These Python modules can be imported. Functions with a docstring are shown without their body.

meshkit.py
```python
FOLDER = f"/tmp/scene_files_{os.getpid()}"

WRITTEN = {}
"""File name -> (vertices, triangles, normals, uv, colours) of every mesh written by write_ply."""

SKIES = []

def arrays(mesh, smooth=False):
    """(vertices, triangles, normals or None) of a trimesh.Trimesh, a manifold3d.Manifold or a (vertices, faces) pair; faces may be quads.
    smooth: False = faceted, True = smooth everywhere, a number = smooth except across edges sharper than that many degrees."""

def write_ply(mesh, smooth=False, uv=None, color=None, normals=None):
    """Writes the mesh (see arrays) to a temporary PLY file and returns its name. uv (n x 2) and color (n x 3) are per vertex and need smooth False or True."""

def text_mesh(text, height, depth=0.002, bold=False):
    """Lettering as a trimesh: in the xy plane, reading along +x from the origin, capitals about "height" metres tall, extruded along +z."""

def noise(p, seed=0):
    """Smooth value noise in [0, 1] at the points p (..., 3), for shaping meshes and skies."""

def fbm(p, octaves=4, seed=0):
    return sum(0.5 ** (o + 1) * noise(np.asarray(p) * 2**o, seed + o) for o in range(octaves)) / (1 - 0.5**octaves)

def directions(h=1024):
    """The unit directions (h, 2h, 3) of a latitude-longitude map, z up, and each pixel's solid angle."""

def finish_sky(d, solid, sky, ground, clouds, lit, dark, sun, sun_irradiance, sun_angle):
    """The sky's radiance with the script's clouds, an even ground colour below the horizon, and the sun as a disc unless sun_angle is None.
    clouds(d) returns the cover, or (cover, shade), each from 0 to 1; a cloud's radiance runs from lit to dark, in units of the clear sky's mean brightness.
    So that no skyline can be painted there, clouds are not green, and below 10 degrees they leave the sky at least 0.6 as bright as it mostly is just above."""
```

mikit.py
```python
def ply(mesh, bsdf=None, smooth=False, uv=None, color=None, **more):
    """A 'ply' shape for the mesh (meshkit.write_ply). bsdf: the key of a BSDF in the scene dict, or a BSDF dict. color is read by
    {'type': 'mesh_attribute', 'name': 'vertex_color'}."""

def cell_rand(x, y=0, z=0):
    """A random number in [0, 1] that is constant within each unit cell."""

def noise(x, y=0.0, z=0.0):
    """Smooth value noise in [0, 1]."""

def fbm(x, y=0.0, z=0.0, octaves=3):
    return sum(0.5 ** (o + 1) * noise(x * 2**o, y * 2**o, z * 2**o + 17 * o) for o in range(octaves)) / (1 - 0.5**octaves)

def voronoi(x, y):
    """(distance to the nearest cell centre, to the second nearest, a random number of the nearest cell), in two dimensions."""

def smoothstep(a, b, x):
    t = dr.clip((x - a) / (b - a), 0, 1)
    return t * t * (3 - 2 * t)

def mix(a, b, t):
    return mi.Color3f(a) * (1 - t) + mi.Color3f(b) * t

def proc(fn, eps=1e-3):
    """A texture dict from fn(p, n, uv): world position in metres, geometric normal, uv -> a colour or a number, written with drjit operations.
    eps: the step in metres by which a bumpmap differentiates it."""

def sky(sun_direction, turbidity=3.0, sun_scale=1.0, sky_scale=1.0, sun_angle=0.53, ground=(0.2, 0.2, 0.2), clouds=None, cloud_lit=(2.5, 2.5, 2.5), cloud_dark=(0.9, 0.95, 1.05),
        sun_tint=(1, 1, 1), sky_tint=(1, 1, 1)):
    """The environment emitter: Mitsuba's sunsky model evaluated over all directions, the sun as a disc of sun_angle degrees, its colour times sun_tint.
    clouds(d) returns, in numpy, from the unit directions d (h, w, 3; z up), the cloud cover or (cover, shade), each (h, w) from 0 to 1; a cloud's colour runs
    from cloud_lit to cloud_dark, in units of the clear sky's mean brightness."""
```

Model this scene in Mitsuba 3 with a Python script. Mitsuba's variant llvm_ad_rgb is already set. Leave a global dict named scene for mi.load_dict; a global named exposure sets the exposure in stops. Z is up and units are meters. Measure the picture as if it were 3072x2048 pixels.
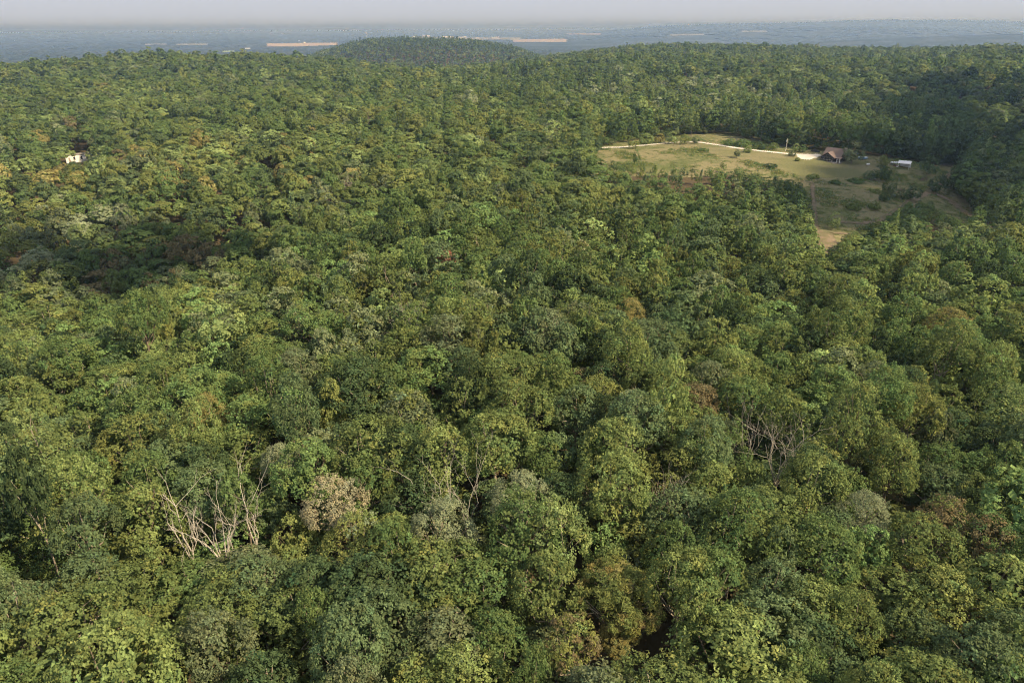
import math, random
import numpy as np, trimesh, mitsuba as mi, drjit as dr, mikit, meshkit
from scipy.interpolate import RBFInterpolator, RegularGridInterpolator
from shapely.geometry import Polygon, LineString, Point
from shapely import contains_xy
T = mi.ScalarTransform4f
scene, labels = {}, {}

# ------------------------------------------------------------------ camera, sky, exposure
W3, H3, F3 = 3072.0, 2048.0, 2048.0           # the photograph's pixels and focal length in them
CAM = np.array([0.0, 0.0, 80.0])
PITCH, ROLL = math.radians(24.8), math.radians(0.35)
FWD = np.array([0, math.cos(PITCH), -math.sin(PITCH)])
UP0 = np.array([0, math.sin(PITCH), math.cos(PITCH)])
RIGHT0 = np.array([1.0, 0, 0])
RIGHT = RIGHT0 * math.cos(ROLL) - UP0 * math.sin(ROLL)
UPV = RIGHT0 * math.sin(ROLL) + UP0 * math.cos(ROLL)
scene['camera'] = {'type': 'perspective', 'fov_axis': 'x', 'fov': 2 * math.degrees(math.atan(W3 / 2 / F3)),
                   'near_clip': 0.5, 'far_clip': 120000.0, 'medium': {'type': 'ref', 'id': 'haze_air'},
                   'to_world': T().look_at(origin=CAM.tolist(), target=(CAM + FWD).tolist(), up=UPV.tolist())}
SUN = np.array([0.88, -0.38, 0.86]); SUN /= np.linalg.norm(SUN)
def veil(d):                                   # an even summer haze high in the sky
    return 0.97 + 0.0 * d[..., 2]
scene['sky'] = mikit.sky(SUN.tolist(), turbidity=4.0, sun_tint=(1.0, 0.98, 0.87), clouds=veil, cloud_lit=(1.03, 1.07, 1.21), cloud_dark=(0.9, 0.95, 1.05))
exposure = 2.6

# ------------------------------------------------------------------ materials
def principled(c, r=0.7, spec=0.3, metal=0.0, two=True):
    b = {'type': 'principled', 'base_color': {'type': 'rgb', 'value': list(c)}, 'roughness': r, 'specular': spec, 'metallic': metal}
    return {'type': 'twosided', 'b': b} if two else b
scene['leaf_mat'] = {'type': 'principledthin', 'base_color': {'type': 'mesh_attribute', 'name': 'vertex_color'},
                     'roughness': 0.55, 'diff_trans': 0.7, 'eta': 1.33}
scene['bark_mat'] = principled((0.16, 0.13, 0.10), 0.9, 0.1)
scene['pale_bark_mat'] = principled((0.34, 0.29, 0.23), 0.9, 0.1)
scene['bleached_mat'] = principled((0.40, 0.37, 0.32), 0.9, 0.1)
scene['grey_twig_mat'] = principled((0.30, 0.25, 0.21), 0.9, 0.1)
def ground_fn(p, n, uv):
    a = mikit.fbm(p.x * 0.9, p.y * 0.9, 0, 3)
    b = mikit.fbm(p.x * 0.004, p.y * 0.004, 3, 4)
    litter = mikit.mix((0.070, 0.058, 0.038), (0.115, 0.092, 0.058), a)
    plain = mikit.mix((0.034, 0.047, 0.030), (0.056, 0.064, 0.040), mikit.smoothstep(0.42, 0.62, b))
    return mikit.mix(litter, plain, dr.select((p.z < -72.0) | (p.y > 3300.0), 1.0, 0.0))      # leaf litter under the hill woods, farmland in the valley
scene['ground_mat'] = {'type': 'twosided', 'b': {'type': 'diffuse', 'reflectance': mikit.proc(ground_fn)}}
def meadow_fn(p, n, uv):
    a = mikit.fbm(p.x * 0.05, p.y * 0.07, 5, 4)
    b = mikit.fbm(p.x * 0.35, p.y * 0.5, 9, 3)
    c = mikit.noise(p.x * 2.1, p.y * 2.9, 2)
    col = mikit.mix((0.205, 0.185, 0.105), (0.115, 0.132, 0.056), mikit.smoothstep(0.35, 0.68, a * 0.6 + b * 0.4))
    col = mikit.mix(col, (0.070, 0.085, 0.032), 0.75 * mikit.smoothstep(0.60, 0.75, b))
    return col * (0.82 + 0.36 * c)
scene['meadow_mat'] = {'type': 'twosided', 'b': {'type': 'diffuse', 'reflectance': mikit.proc(meadow_fn)}}
def lawn_fn(p, n, uv):
    a = mikit.fbm(p.x * 0.04, p.y * 0.10, 1, 4)
    c = mikit.noise(p.x * 1.7, p.y * 2.9, 4)
    return mikit.mix((0.190, 0.175, 0.100), (0.145, 0.148, 0.072), mikit.smoothstep(0.35, 0.65, a)) * (0.88 + 0.24 * c)
scene['lawn_mat'] = {'type': 'twosided', 'b': {'type': 'diffuse', 'reflectance': mikit.proc(lawn_fn)}}
def dirt_fn(p, n, uv):
    a = mikit.fbm(p.x * 0.5, p.y * 0.5, 2, 3)
    return mikit.mix((0.215, 0.170, 0.120), (0.155, 0.140, 0.082), mikit.smoothstep(0.35, 0.65, a))
scene['dirt_mat'] = {'type': 'twosided', 'b': {'type': 'diffuse', 'reflectance': mikit.proc(dirt_fn)}}
def gravel_fn(p, n, uv):
    a = mikit.fbm(p.x * 1.3, p.y * 1.3, 2, 3)
    return mikit.mix((0.50, 0.46, 0.39), (0.62, 0.59, 0.53), a)
scene['gravel_mat'] = {'type': 'twosided', 'b': {'type': 'diffuse', 'reflectance': mikit.proc(gravel_fn)}}
scene['white_metal'] = principled((0.78, 0.78, 0.77), 0.45, 0.5)
scene['pale_roof'] = principled((0.62, 0.64, 0.65), 0.45, 0.5)
scene['brown_shingle'] = principled((0.20, 0.155, 0.135), 0.9, 0.1)
scene['dark_wood'] = principled((0.045, 0.038, 0.034), 0.8, 0.2)
scene['grey_wood'] = principled((0.20, 0.185, 0.17), 0.8, 0.2)
scene['dark_glass'] = principled((0.02, 0.022, 0.028), 0.1, 0.5)
scene['stone_mat'] = principled((0.33, 0.29, 0.25), 0.9, 0.1)
scene['blue_paint'] = principled((0.10, 0.22, 0.36), 0.45, 0.5)
scene['maroon_paint'] = principled((0.10, 0.02, 0.045), 0.5, 0.5)
scene['rust_roof'] = principled((0.28, 0.15, 0.12), 0.7, 0.3)
scene['tan_field_mat'] = principled((0.25, 0.20, 0.135), 0.95, 0.05)
scene['pale_field_mat'] = principled((0.17, 0.165, 0.12), 0.95, 0.05)
scene['green_field_mat'] = principled((0.14, 0.18, 0.07), 0.95, 0.05)

def tag(key, label=None, category=None, group=None, kind=None):
    d = {}
    if label: d['label'] = label
    if category: d['category'] = category
    if group: d['group'] = group
    if kind: d['kind'] = kind
    labels[key] = d
NUM = {}
def numbered(name):
    n = NUM.get(name, 0); NUM[name] = n + 1
    return name if n == 0 else f'{name}_{n:03d}'
def part(parent, name, mesh, mat, smooth=False, **kw):
    key = numbered(f'{parent}__{name}')
    scene[key] = mikit.ply(mesh, mat, smooth=smooth, **kw)
    return key

# ------------------------------------------------------------------ terrain
def px_x(px, D): return (px - 1536.0) / 2087.0 * D
ctrl = [(-150, -80, 0), (0, -80, 0), (150, -80, 0), (-150, 60, -2), (0, 60, 0), (150, 60, -1)]
for px, D, z in [(0, 140, -4), (300, 175, -8), (1100, 150, 4), (1536, 140, 4), (2050, 175, -5), (3072, 140, -4),
                 (-300, 230, -18), (0, 225, -20), (500, 235, -18), (1000, 235, 1), (1300, 260, 6), (1536, 220, 5), (2150, 225, -3), (2470, 240, 5), (3072, 230, 0), (3500, 230, -2), (1850, 300, 3),
                 (0, 330, -6), (600, 330, -3), (1100, 330, 2), (1536, 320, 5), (2000, 320, 10), (2300, 320, 11), (2600, 320, 10), (3000, 320, 0), (3500, 320, -4),
                 (1800, 425, 14), (2100, 430, 15), (2490, 385, 14), (2750, 370, 10), (2950, 420, 0), (3400, 420, 2),
                 (-300, 480, 8), (0, 480, 8), (600, 480, 9), (1200, 480, 10), (1536, 480, 10),
                 (-300, 840, 18), (0, 840, 19), (700, 840, 20), (1300, 800, 14), (1500, 800, 12), (1750, 750, 16), (2100, 750, 19), (2500, 700, 17), (2800, 700, 22), (3072, 750, 26), (3500, 750, 29),
                 (-400, 1030, 25), (0, 1030, 25), (500, 1050, 28), (1000, 1020, 22), (1150, 1000, 10), (1400, 1100, 2), (1650, 950, 22), (1900, 1000, 25), (2300, 1100, 15), (2800, 1100, 20), (3100, 1000, 28), (3500, 1000, 29),
                 (1900, 1500, 22), (2400, 1500, 20), (2900, 1500, 20), (3400, 1500, 22), (1400, 1500, -15), (1000, 1450, -15), (0, 1450, 0), (-400, 1450, 0)]:
    ctrl.append((px_x(px, D), D, z))
ctrl = np.array(ctrl, float)
rbf = RBFInterpolator(ctrl[:, :2], ctrl[:, 2], kernel='thin_plate_spline', smoothing=20.0)
def sstep(a, b, x):
    t = np.clip((x - a) / (b - a), 0, 1)
    return t * t * (3 - 2 * t)
PLAIN = -100.0
def height(x, y):
    x, y = np.asarray(x, float), np.asarray(y, float)
    base = np.full(x.shape, PLAIN)
    d = np.hypot(x, y)
    near = (d < 4200) & (y > -1600)
    if near.any():
        q = np.stack([x[near], y[near]], -1)
        cx = np.clip(q[:, 0], -1500, 1800); cy = np.clip(q[:, 1], -150, 1900)
        z = np.clip(rbf(np.stack([cx, cy], -1)), -35, 55)
        z += (meshkit.fbm(np.stack([q[:, 0] / 160, q[:, 1] / 160, 0 * cx], -1), 3, 4) - 0.5) * 9 * sstep(450, 700, np.hypot(q[:, 0], q[:, 1]))
        z += (meshkit.fbm(np.stack([q[:, 0] / 45, q[:, 1] / 45, 0 * cx], -1), 2, 9) - 0.5) * 3.0
        az = np.degrees(np.arctan2(q[:, 0], np.maximum(q[:, 1], 1)))
        right = sstep(-9, 3, az)
        r0, r1 = 1120 + 500 * right, 1900 + 1000 * right
        w = 1 - np.clip((d[near] - r0) / (r1 - r0), 0, 1) ** 1.2
        w = np.clip(w, 0, 1)
        base[near] = PLAIN + (z - PLAIN) * w
    # wooded hill beyond the valley
    hx, hy = (x + 250) / 440.0, (y - 2250) / 420.0
    r4 = (hx * hx + hy * hy) ** 1.6
    base = np.maximum(base, PLAIN + (129 - 7 * hx + 8 * (meshkit.fbm(np.stack([x / 210, y / 210, 0 * x], -1), 2, 3) - .5)) * np.exp(-r4))
    # long low plateaus towards the horizon on the right
    far = d > 3000
    if far.any():
        X, Y = x[far], y[far]
        def ridge(cx, cy, sx, sy, h, s):
            n = 0.7 + 0.6 * meshkit.fbm(np.stack([X / s, Y / s, 0 * X], -1), 3, 7)
            return h * n * np.exp(-np.clip((X - cx) / sx, None, None) ** 4 - ((Y - cy) / sy) ** 4)
        add = ridge(6900, 15500, 4400, 2200, 215, 2600) + ridge(5200, 6300, 2600, 700, 90, 900) + ridge(4300, 10500, 2700, 900, 120, 1500)
        base[far] += add
    return base
def axis(lo, hi, step, out, grow=1.22):
    a = list(np.arange(lo, hi + 1, step))
    s = step
    while a[-1] < out: s = min(s * grow, 900); a.append(a[-1] + s)
    s = step
    b = [lo]
    while b[-1] > -out: s = min(s * grow, 900); b.append(b[-1] - s)
    return np.array(b[:0:-1] + a)
GX = axis(-1500, 1900, 12.0, 42000); GY = axis(-160, 2900, 12.0, 42000)
GY = GY[GY > -6000]
gx, gy = np.meshgrid(GX, GY, indexing='ij')
GZ = height(gx, gy)
gint = RegularGridInterpolator((GX, GY), GZ, bounds_error=False, fill_value=PLAIN)
def g(x, y): return gint(np.stack([np.asarray(x, float), np.asarray(y, float)], -1))
nx_, ny_ = len(GX), len(GY)
ii, jj = np.meshgrid(np.arange(nx_ - 1), np.arange(ny_ - 1), indexing='ij')
q = (ii * ny_ + jj).ravel()
gf = np.stack([q, q + ny_, q + ny_ + 1, q + 1], -1)
scene['ground'] = mikit.ply((np.stack([gx, gy, GZ], -1).reshape(-1, 3), gf), 'ground_mat', smooth=True)
tag('ground', 'forest floor and valley plain under the woods', 'ground', kind='structure')

# pixel of the photograph -> point on the terrain raised by h
def ray(px, py):
    d = FWD * F3 + RIGHT * (px - 1536.0) + UPV * (1024.0 - py)
    return d / np.linalg.norm(d)
def at(px, py, h=0.0):
    d = ray(px, py)
    t = np.concatenate([np.arange(40, 1500, 1.0), np.arange(1500, 4000, 4.0), np.geomspace(4000, 45000, 3000)])
    P = CAM + t[:, None] * d
    below = P[:, 2] < g(P[:, 0], P[:, 1]) + h
    k = int(np.argmax(below)) if below.any() else len(t) - 1
    a, b = t[max(k - 1, 0)], t[k]
    for _ in range(12):
        m = (a + b) / 2; p = CAM + m * d
        if p[2] < g(p[0], p[1]) + h: b = m
        else: a = m
    p = CAM + b * d
    return np.array([p[0], p[1], float(g(p[0], p[1]))])
def project(P):
    v = np.asarray(P, float) - CAM
    z = v @ FWD
    return 1536 + F3 * (v @ RIGHT) / z, 1024 - F3 * (v @ UPV) / z, z
def ppm(P):                                   # photograph pixels per metre at a point
    return F3 / float((np.asarray(P) - CAM) @ FWD)

def drape(poly, off, step):
    x0, y0, x1, y1 = poly.bounds
    xs, ys = np.arange(x0 - step, x1 + step, step), np.arange(y0 - step, y1 + step, step)
    X, Y = np.meshgrid(xs, ys, indexing='ij')
    ins = contains_xy(poly, X + step / 2, Y + step / 2)[:-1, :-1]
    n = len(ys)
    I, J = np.nonzero(ins)
    qd = np.stack([I * n + J, (I + 1) * n + J, (I + 1) * n + J + 1, I * n + J + 1], -1)
    used, inv = np.unique(qd, return_inverse=True)
    P = np.stack([X.ravel()[used], Y.ravel()[used]], -1)
    return np.column_stack([P, g(P[:, 0], P[:, 1]) + off]), inv.reshape(-1, 4)
def ground_poly(pts): return Polygon([tuple(at(*p)[:2]) for p in pts]).buffer(0)
MEADOW = ground_poly([(1780, 450), (1850, 433), (1920, 424), (1990, 416), (2050, 409), (2090, 405), (2160, 402), (2230, 415), (2330, 440), (2440, 452), (2560, 464), (2640, 474), (2760, 492), (2890, 500),
                      (2860, 548), (2850, 570), (2890, 612), (2990, 690), (2960, 720), (2880, 668), (2820, 632), (2760, 600), (2720, 612), (2660, 655), (2620, 690), (2540, 702), (2515, 735), (2510, 765), (2450, 765), (2435, 690),
                      (2425, 600), (2400, 550), (2330, 528), (2250, 508), (2160, 497), (2050, 506), (1960, 500), (1850, 508), (1800, 512), (1780, 500)])
GAP = ground_poly([(1795, 800), (1850, 800), (1860, 850), (1810, 862), (1785, 830)])
LAWN = ground_poly([(2090, 426), (2180, 442), (2270, 456), (2360, 464), (2440, 470), (2560, 480), (2660, 500), (2640, 520), (2560, 535), (2430, 538), (2340, 510), (2250, 484), (2160, 470), (2100, 450)])
scene['meadow'] = mikit.ply(drape(MEADOW.buffer(16).union(GAP.buffer(3)), 0.10, 1.5), 'meadow_mat', smooth=True)
tag('meadow', 'rough tan and olive grassland clearing on the slope', 'meadow', kind='structure')
scene['lawn'] = mikit.ply(drape(LAWN, 0.16, 1.5), 'lawn_mat', smooth=True)
tag('lawn', 'mown tan lawn below the driveway and the cabin', 'lawn', kind='structure')
def strip(pts, w): return LineString([tuple(at(*p)[:2]) for p in pts]).buffer(w / 2)
DRIVE = strip([(1770, 449), (1810, 444), (1860, 443), (1920, 438), (1990, 431), (2050, 426.5), (2090, 427), (2140, 434), (2200, 444), (2280, 454), (2360, 462), (2410, 466), (2460, 468)], 3.0)
PAD = ground_poly([(2388, 463), (2462, 464), (2455, 472), (2432, 480), (2420, 481), (2395, 477)])
scene['gravel_driveway'] = mikit.ply(drape(DRIVE.union(PAD), 0.24, 0.6), 'gravel_mat', smooth=True)
tag('gravel_driveway', 'pale gravel driveway curving along the top of the lawn to the cabin', 'driveway', kind='structure')
TRACK = strip([(2880, 503), (2830, 545), (2790, 575), (2730, 607), (2680, 640), (2640, 662), (2590, 672), (2530, 668)], 2.6)
TRACK = TRACK.union(strip([(2790, 577), (2850, 602), (2890, 634), (2930, 662), (2990, 700)], 4.0)).union(strip([(2436, 548), (2440, 600), (2446, 660), (2452, 700)], 1.6))
TRACK = TRACK.union(ground_poly([(2446, 690), (2500, 705), (2512, 735), (2508, 768), (2466, 768), (2448, 730)])).union(strip([(2500, 700), (2560, 704)], 2.0))
TRACK = TRACK.union(strip([(3000, 610), (2985, 650), (2960, 700)], 2.5))
scene['dirt_track'] = mikit.ply(drape(TRACK, 0.30, 0.8), 'dirt_mat', smooth=True)
tag('dirt_track', 'brown dirt track crossing the lower grassland', 'track', kind='structure')

# ------------------------------------------------------------------ tree models
def unit(v): return v / np.maximum(np.linalg.norm(v, axis=-1, keepdims=True), 1e-9)
PAL = {  # leaf colour, name used in labels
    'olive': (0.083, 0.108, 0.039), 'mid green': (0.065, 0.097, 0.036), 'dark green': (0.040, 0.061, 0.028), 'bluish green': (0.064, 0.090, 0.043),
    'yellowish olive': (0.107, 0.124, 0.043), 'bright yellow green': (0.113, 0.145, 0.058), 'silvery green': (0.128, 0.148, 0.088), 'bronze brown': (0.096, 0.084, 0.046),
    'rust red': (0.150, 0.085, 0.060), 'pale tan': (0.190, 0.180, 0.118), 'grey green': (0.082, 0.100, 0.054), 'golden': (0.140, 0.130, 0.052)}
PNAMES = list(PAL)
PAL = {k: tuple(2.1 * x for x in c) for k, c in PAL.items()}   # a leaf sends about half of this back and lets half through
def leaf_mesh(c, n, size, asp, rng, col):
    N = len(c)
    t = unit(np.cross(n, rng.normal(size=(N, 3))))
    b = np.cross(n, t)
    s = size[:, None]
    fold = n * s * rng.uniform(-0.18, 0.18, (N, 1))
    v = np.stack([c - t * s * .5, c + b * s * asp * .5 + fold, c + t * s * .5, c - b * s * asp * .5 + fold], 1).reshape(-1, 3)
    k = np.arange(N)[:, None] * 4
    f = np.vstack([k + [0, 1, 2], k + [0, 2, 3]])
    return v, f, np.repeat(col, 4, 0)
def jitter(rng, base, N, amt, warm):
    k = np.exp(rng.normal(0, amt, (N, 1)))
    h = rng.normal(0, warm, (N, 1))
    return np.clip(np.asarray(base) * k * np.concatenate([1 + h, 1 + 0 * h, 1 - h * 0.6], 1), 0.005, 0.7)
def spread(rng, n, zmin):
    """n directions spread evenly over the part of the sphere above zmin"""
    out = []
    for k in range(n):
        c = unit(rng.normal(size=(14, 3))); c = c[c[:, 2] > zmin]
        if len(c) == 0: continue
        out.append(c[0] if not out else c[np.argmax(np.min(np.linalg.norm(c[:, None] - np.array(out)[None], axis=2), axis=1))])
    return np.array(out)
def broadleaf(seed, pal, nc, nr, nl, size, R=4.5, Hc=4.8, zc=13.0, second=None, tuft=0.15, zmin=-0.45, flat=0.78, rc_rng=(.15, .25), calm=1.0, asp=.68):
    rng = np.random.default_rng(seed)
    d = spread(rng, nc, zmin)
    ns = int(rng.integers(3, 6)); a0 = rng.uniform(0, 6.28)
    oa = a0 + np.arange(ns) * 6.283 / ns + rng.uniform(-.4, .4, ns)
    oc = np.column_stack([np.cos(oa), np.sin(oa), rng.uniform(-.30, .22, ns) * Hc / R]) * R * rng.uniform(.30, .50, ns)[:, None]
    oc = np.vstack([oc, [0, 0, Hc * .14]]); orad = np.append(rng.uniform(.46, .66, ns), .72)
    w = np.maximum(d[:, :2] @ unit(oc[:, :2] + 1e-6).T, 0) * orad + rng.uniform(0, .55, (len(d), ns + 1)); w[:, -1] = .45 + .35 * d[:, 2]
    si = np.argmax(w, axis=1)
    rad = orad[si] * rng.uniform(.82, 1.04, len(d))
    cc = oc[si] + d * rad[:, None] * [R, R, Hc] + [0, 0, zc]
    rc = R * rng.uniform(*rc_rng, len(d))
    out = unit(d + [0, 0, .55])
    dirs = unit(rng.normal(size=(len(d), nr * 3, 3)))
    dot = (dirs * out[:, None]).sum(-1)
    order = np.argsort(-(dot + rng.uniform(0, 1.3, dot.shape)), axis=1)[:, :nr]
    dirs = np.take_along_axis(dirs, order[..., None], 1)
    rp = cc[:, None] + dirs * rc[:, None, None] * rng.uniform(.72, 1.06, (len(d), nr, 1)) * [1, 1, flat]
    rp, rd = rp.reshape(-1, 3), dirs.reshape(-1, 3)
    ck = jitter(rng, PAL[pal], len(d), .10 * calm, .06 * calm)
    if second and calm > .8:
        sel = rng.random(len(d)) < second[1]; ck[sel] = jitter(rng, PAL[second[0]], int(sel.sum()), .1, .06)
    rcol = np.repeat(ck, nr, 0) * np.exp(rng.normal(0, .10 * calm, (len(rp), 1)))
    lp = np.repeat(rp, nl, 0); ld = np.repeat(rd, nl, 0)
    lp = lp + rng.normal(size=lp.shape) * tuft * (R / 4.5)
    ld = unit(ld + np.repeat(d, nr * nl, 0) * (.35 if nl > 3 else 1.2))
    n = unit(ld * .7 + [0, 0, .25] + rng.normal(size=ld.shape) * (.40 if nl > 3 else .22))
    col = np.repeat(rcol, nl, 0) * np.exp(rng.normal(0, .16 * calm, (len(lp), 1)))
    sz = size * rng.uniform(.75, 1.3, len(lp))
    # oversized inner leaves, added to stop light passing through the crown
    m = max(8, int(len(lp) * .05)); di = unit(rng.normal(size=(m, 3))) * rng.uniform(.1, .62, (m, 1)) * [R, R, Hc] + [0, 0, zc - .4]
    lp = np.vstack([lp, di]); n = np.vstack([n, unit(rng.normal(size=(m, 3)) * .6 + [0, 0, .8])])
    col = np.vstack([col, jitter(rng, PAL[pal], m, .15, .06)]); sz = np.concatenate([sz, size * rng.uniform(1.6, 2.6, m)])
    return leaf_mesh(lp, n, sz, asp, rng, np.clip(col, .004, .7)), cc
def conifer(seed, pal, nc, nr, nl, size, R=2.9, z0=5.0, z1=19.0, droop=.25, power=.85):
    rng = np.random.default_rng(seed)
    t = np.sort(1 - rng.random(nc) ** .75); t = (np.arange(nc) + rng.random(nc)) / nc * .97
    ang = np.arange(nc) * 2.39996 + rng.uniform(-.4, .4, nc)
    rad = R * (1 - t) ** power * rng.uniform(.7, 1.1, nc) + .15
    rad[0::7] *= .8
    out = np.stack([np.cos(ang), np.sin(ang), 0 * ang], -1)
    zz = z0 + (z1 - z0) * t
    f = rng.uniform(.25, 1.0, (nc, nr)) ** .7
    rp = out[:, None] * (rad[:, None] * f)[..., None] + rng.normal(size=(nc, nr, 3)) * [.34, .34, .2]
    rp[..., 2] += zz[:, None] - f * rad[:, None] * droop
    rp = rp.reshape(-1, 3)
    ck = jitter(rng, PAL[pal], nc, .12, .04)
    col = np.repeat(ck, nr * nl, 0)
    lp = np.repeat(rp, nl, 0) + rng.normal(size=(nc * nr * nl, 3)) * .16
    ld = np.repeat(np.repeat(out, nr, 0), nl, 0)
    n = unit(ld * .5 + [0, 0, .6] + rng.normal(size=lp.shape) * .5)
    col = np.clip(col * np.exp(rng.normal(0, .16, (len(lp), 1))), .004, .6)
    return leaf_mesh(lp, n, size * rng.uniform(.7, 1.3, len(lp)), .55, rng, col), np.array([[0, 0, z1 - 1.5]])
def tube(p, r, sides=5):
    p = np.asarray(p, float); r = np.asarray(r, float)
    t = unit(np.gradient(p, axis=0))
    a = unit(np.cross(t, np.where(np.abs(t[:, 2:]) < .9, [0, 0, 1.0], [1.0, 0, 0])))
    b = np.cross(t, a); w = np.arange(sides) * 2 * np.pi / sides
    v = (p[:, None] + r[:, None, None] * (np.cos(w)[None, :, None] * a[:, None] + np.sin(w)[None, :, None] * b[:, None])).reshape(-1, 3)
    i, j = np.meshgrid(np.arange(len(p) - 1), np.arange(sides), indexing='ij')
    f = np.stack([i * sides + j, i * sides + (j + 1) % sides, (i + 1) * sides + (j + 1) % sides, (i + 1) * sides + j], -1).reshape(-1, 4)
    tip = np.arange(sides) + (len(p) - 1) * sides
    f = np.vstack([f, [[tip[0], tip[1], tip[2], tip[2 if sides < 4 else 3]]]])
    return v, f
def join(ms):
    vs, fs, n = [], [], 0
    for v, f in ms:
        f = np.asarray(f)
        if f.shape[1] == 4: f = np.vstack([f[:, [0, 1, 2]], f[:, [0, 2, 3]]])
        vs.append(v); fs.append(f + n); n += len(v)
    return np.vstack(vs), np.vstack(fs)
def limb(rng, a, b, r0, r1, n=5, wob=.25, sides=5):
    t = np.linspace(0, 1, n)[:, None]
    p = a + (b - a) * t
    p[1:-1] += rng.normal(size=(n - 2, 3)) * wob
    return tube(p, r0 + (r1 - r0) * t[:, 0], sides)
def trunk(seed, cc, zc, nlimb=9, r=.24, top=None):
    rng = np.random.default_rng(seed + 999)
    fork = np.array([rng.normal() * .4, rng.normal() * .4, zc - 4.0])
    ms = [limb(rng, np.zeros(3) - [0, 0, .6], fork, r * 1.25, r * .8, 4, .15, 6)]
    for c in cc[rng.permutation(len(cc))[:nlimb]]:
        ms.append(limb(rng, fork + [0, 0, rng.uniform(-1.5, .6)], c, r * .42, .035, 5, .35, 5))
    return join(ms)
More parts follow.
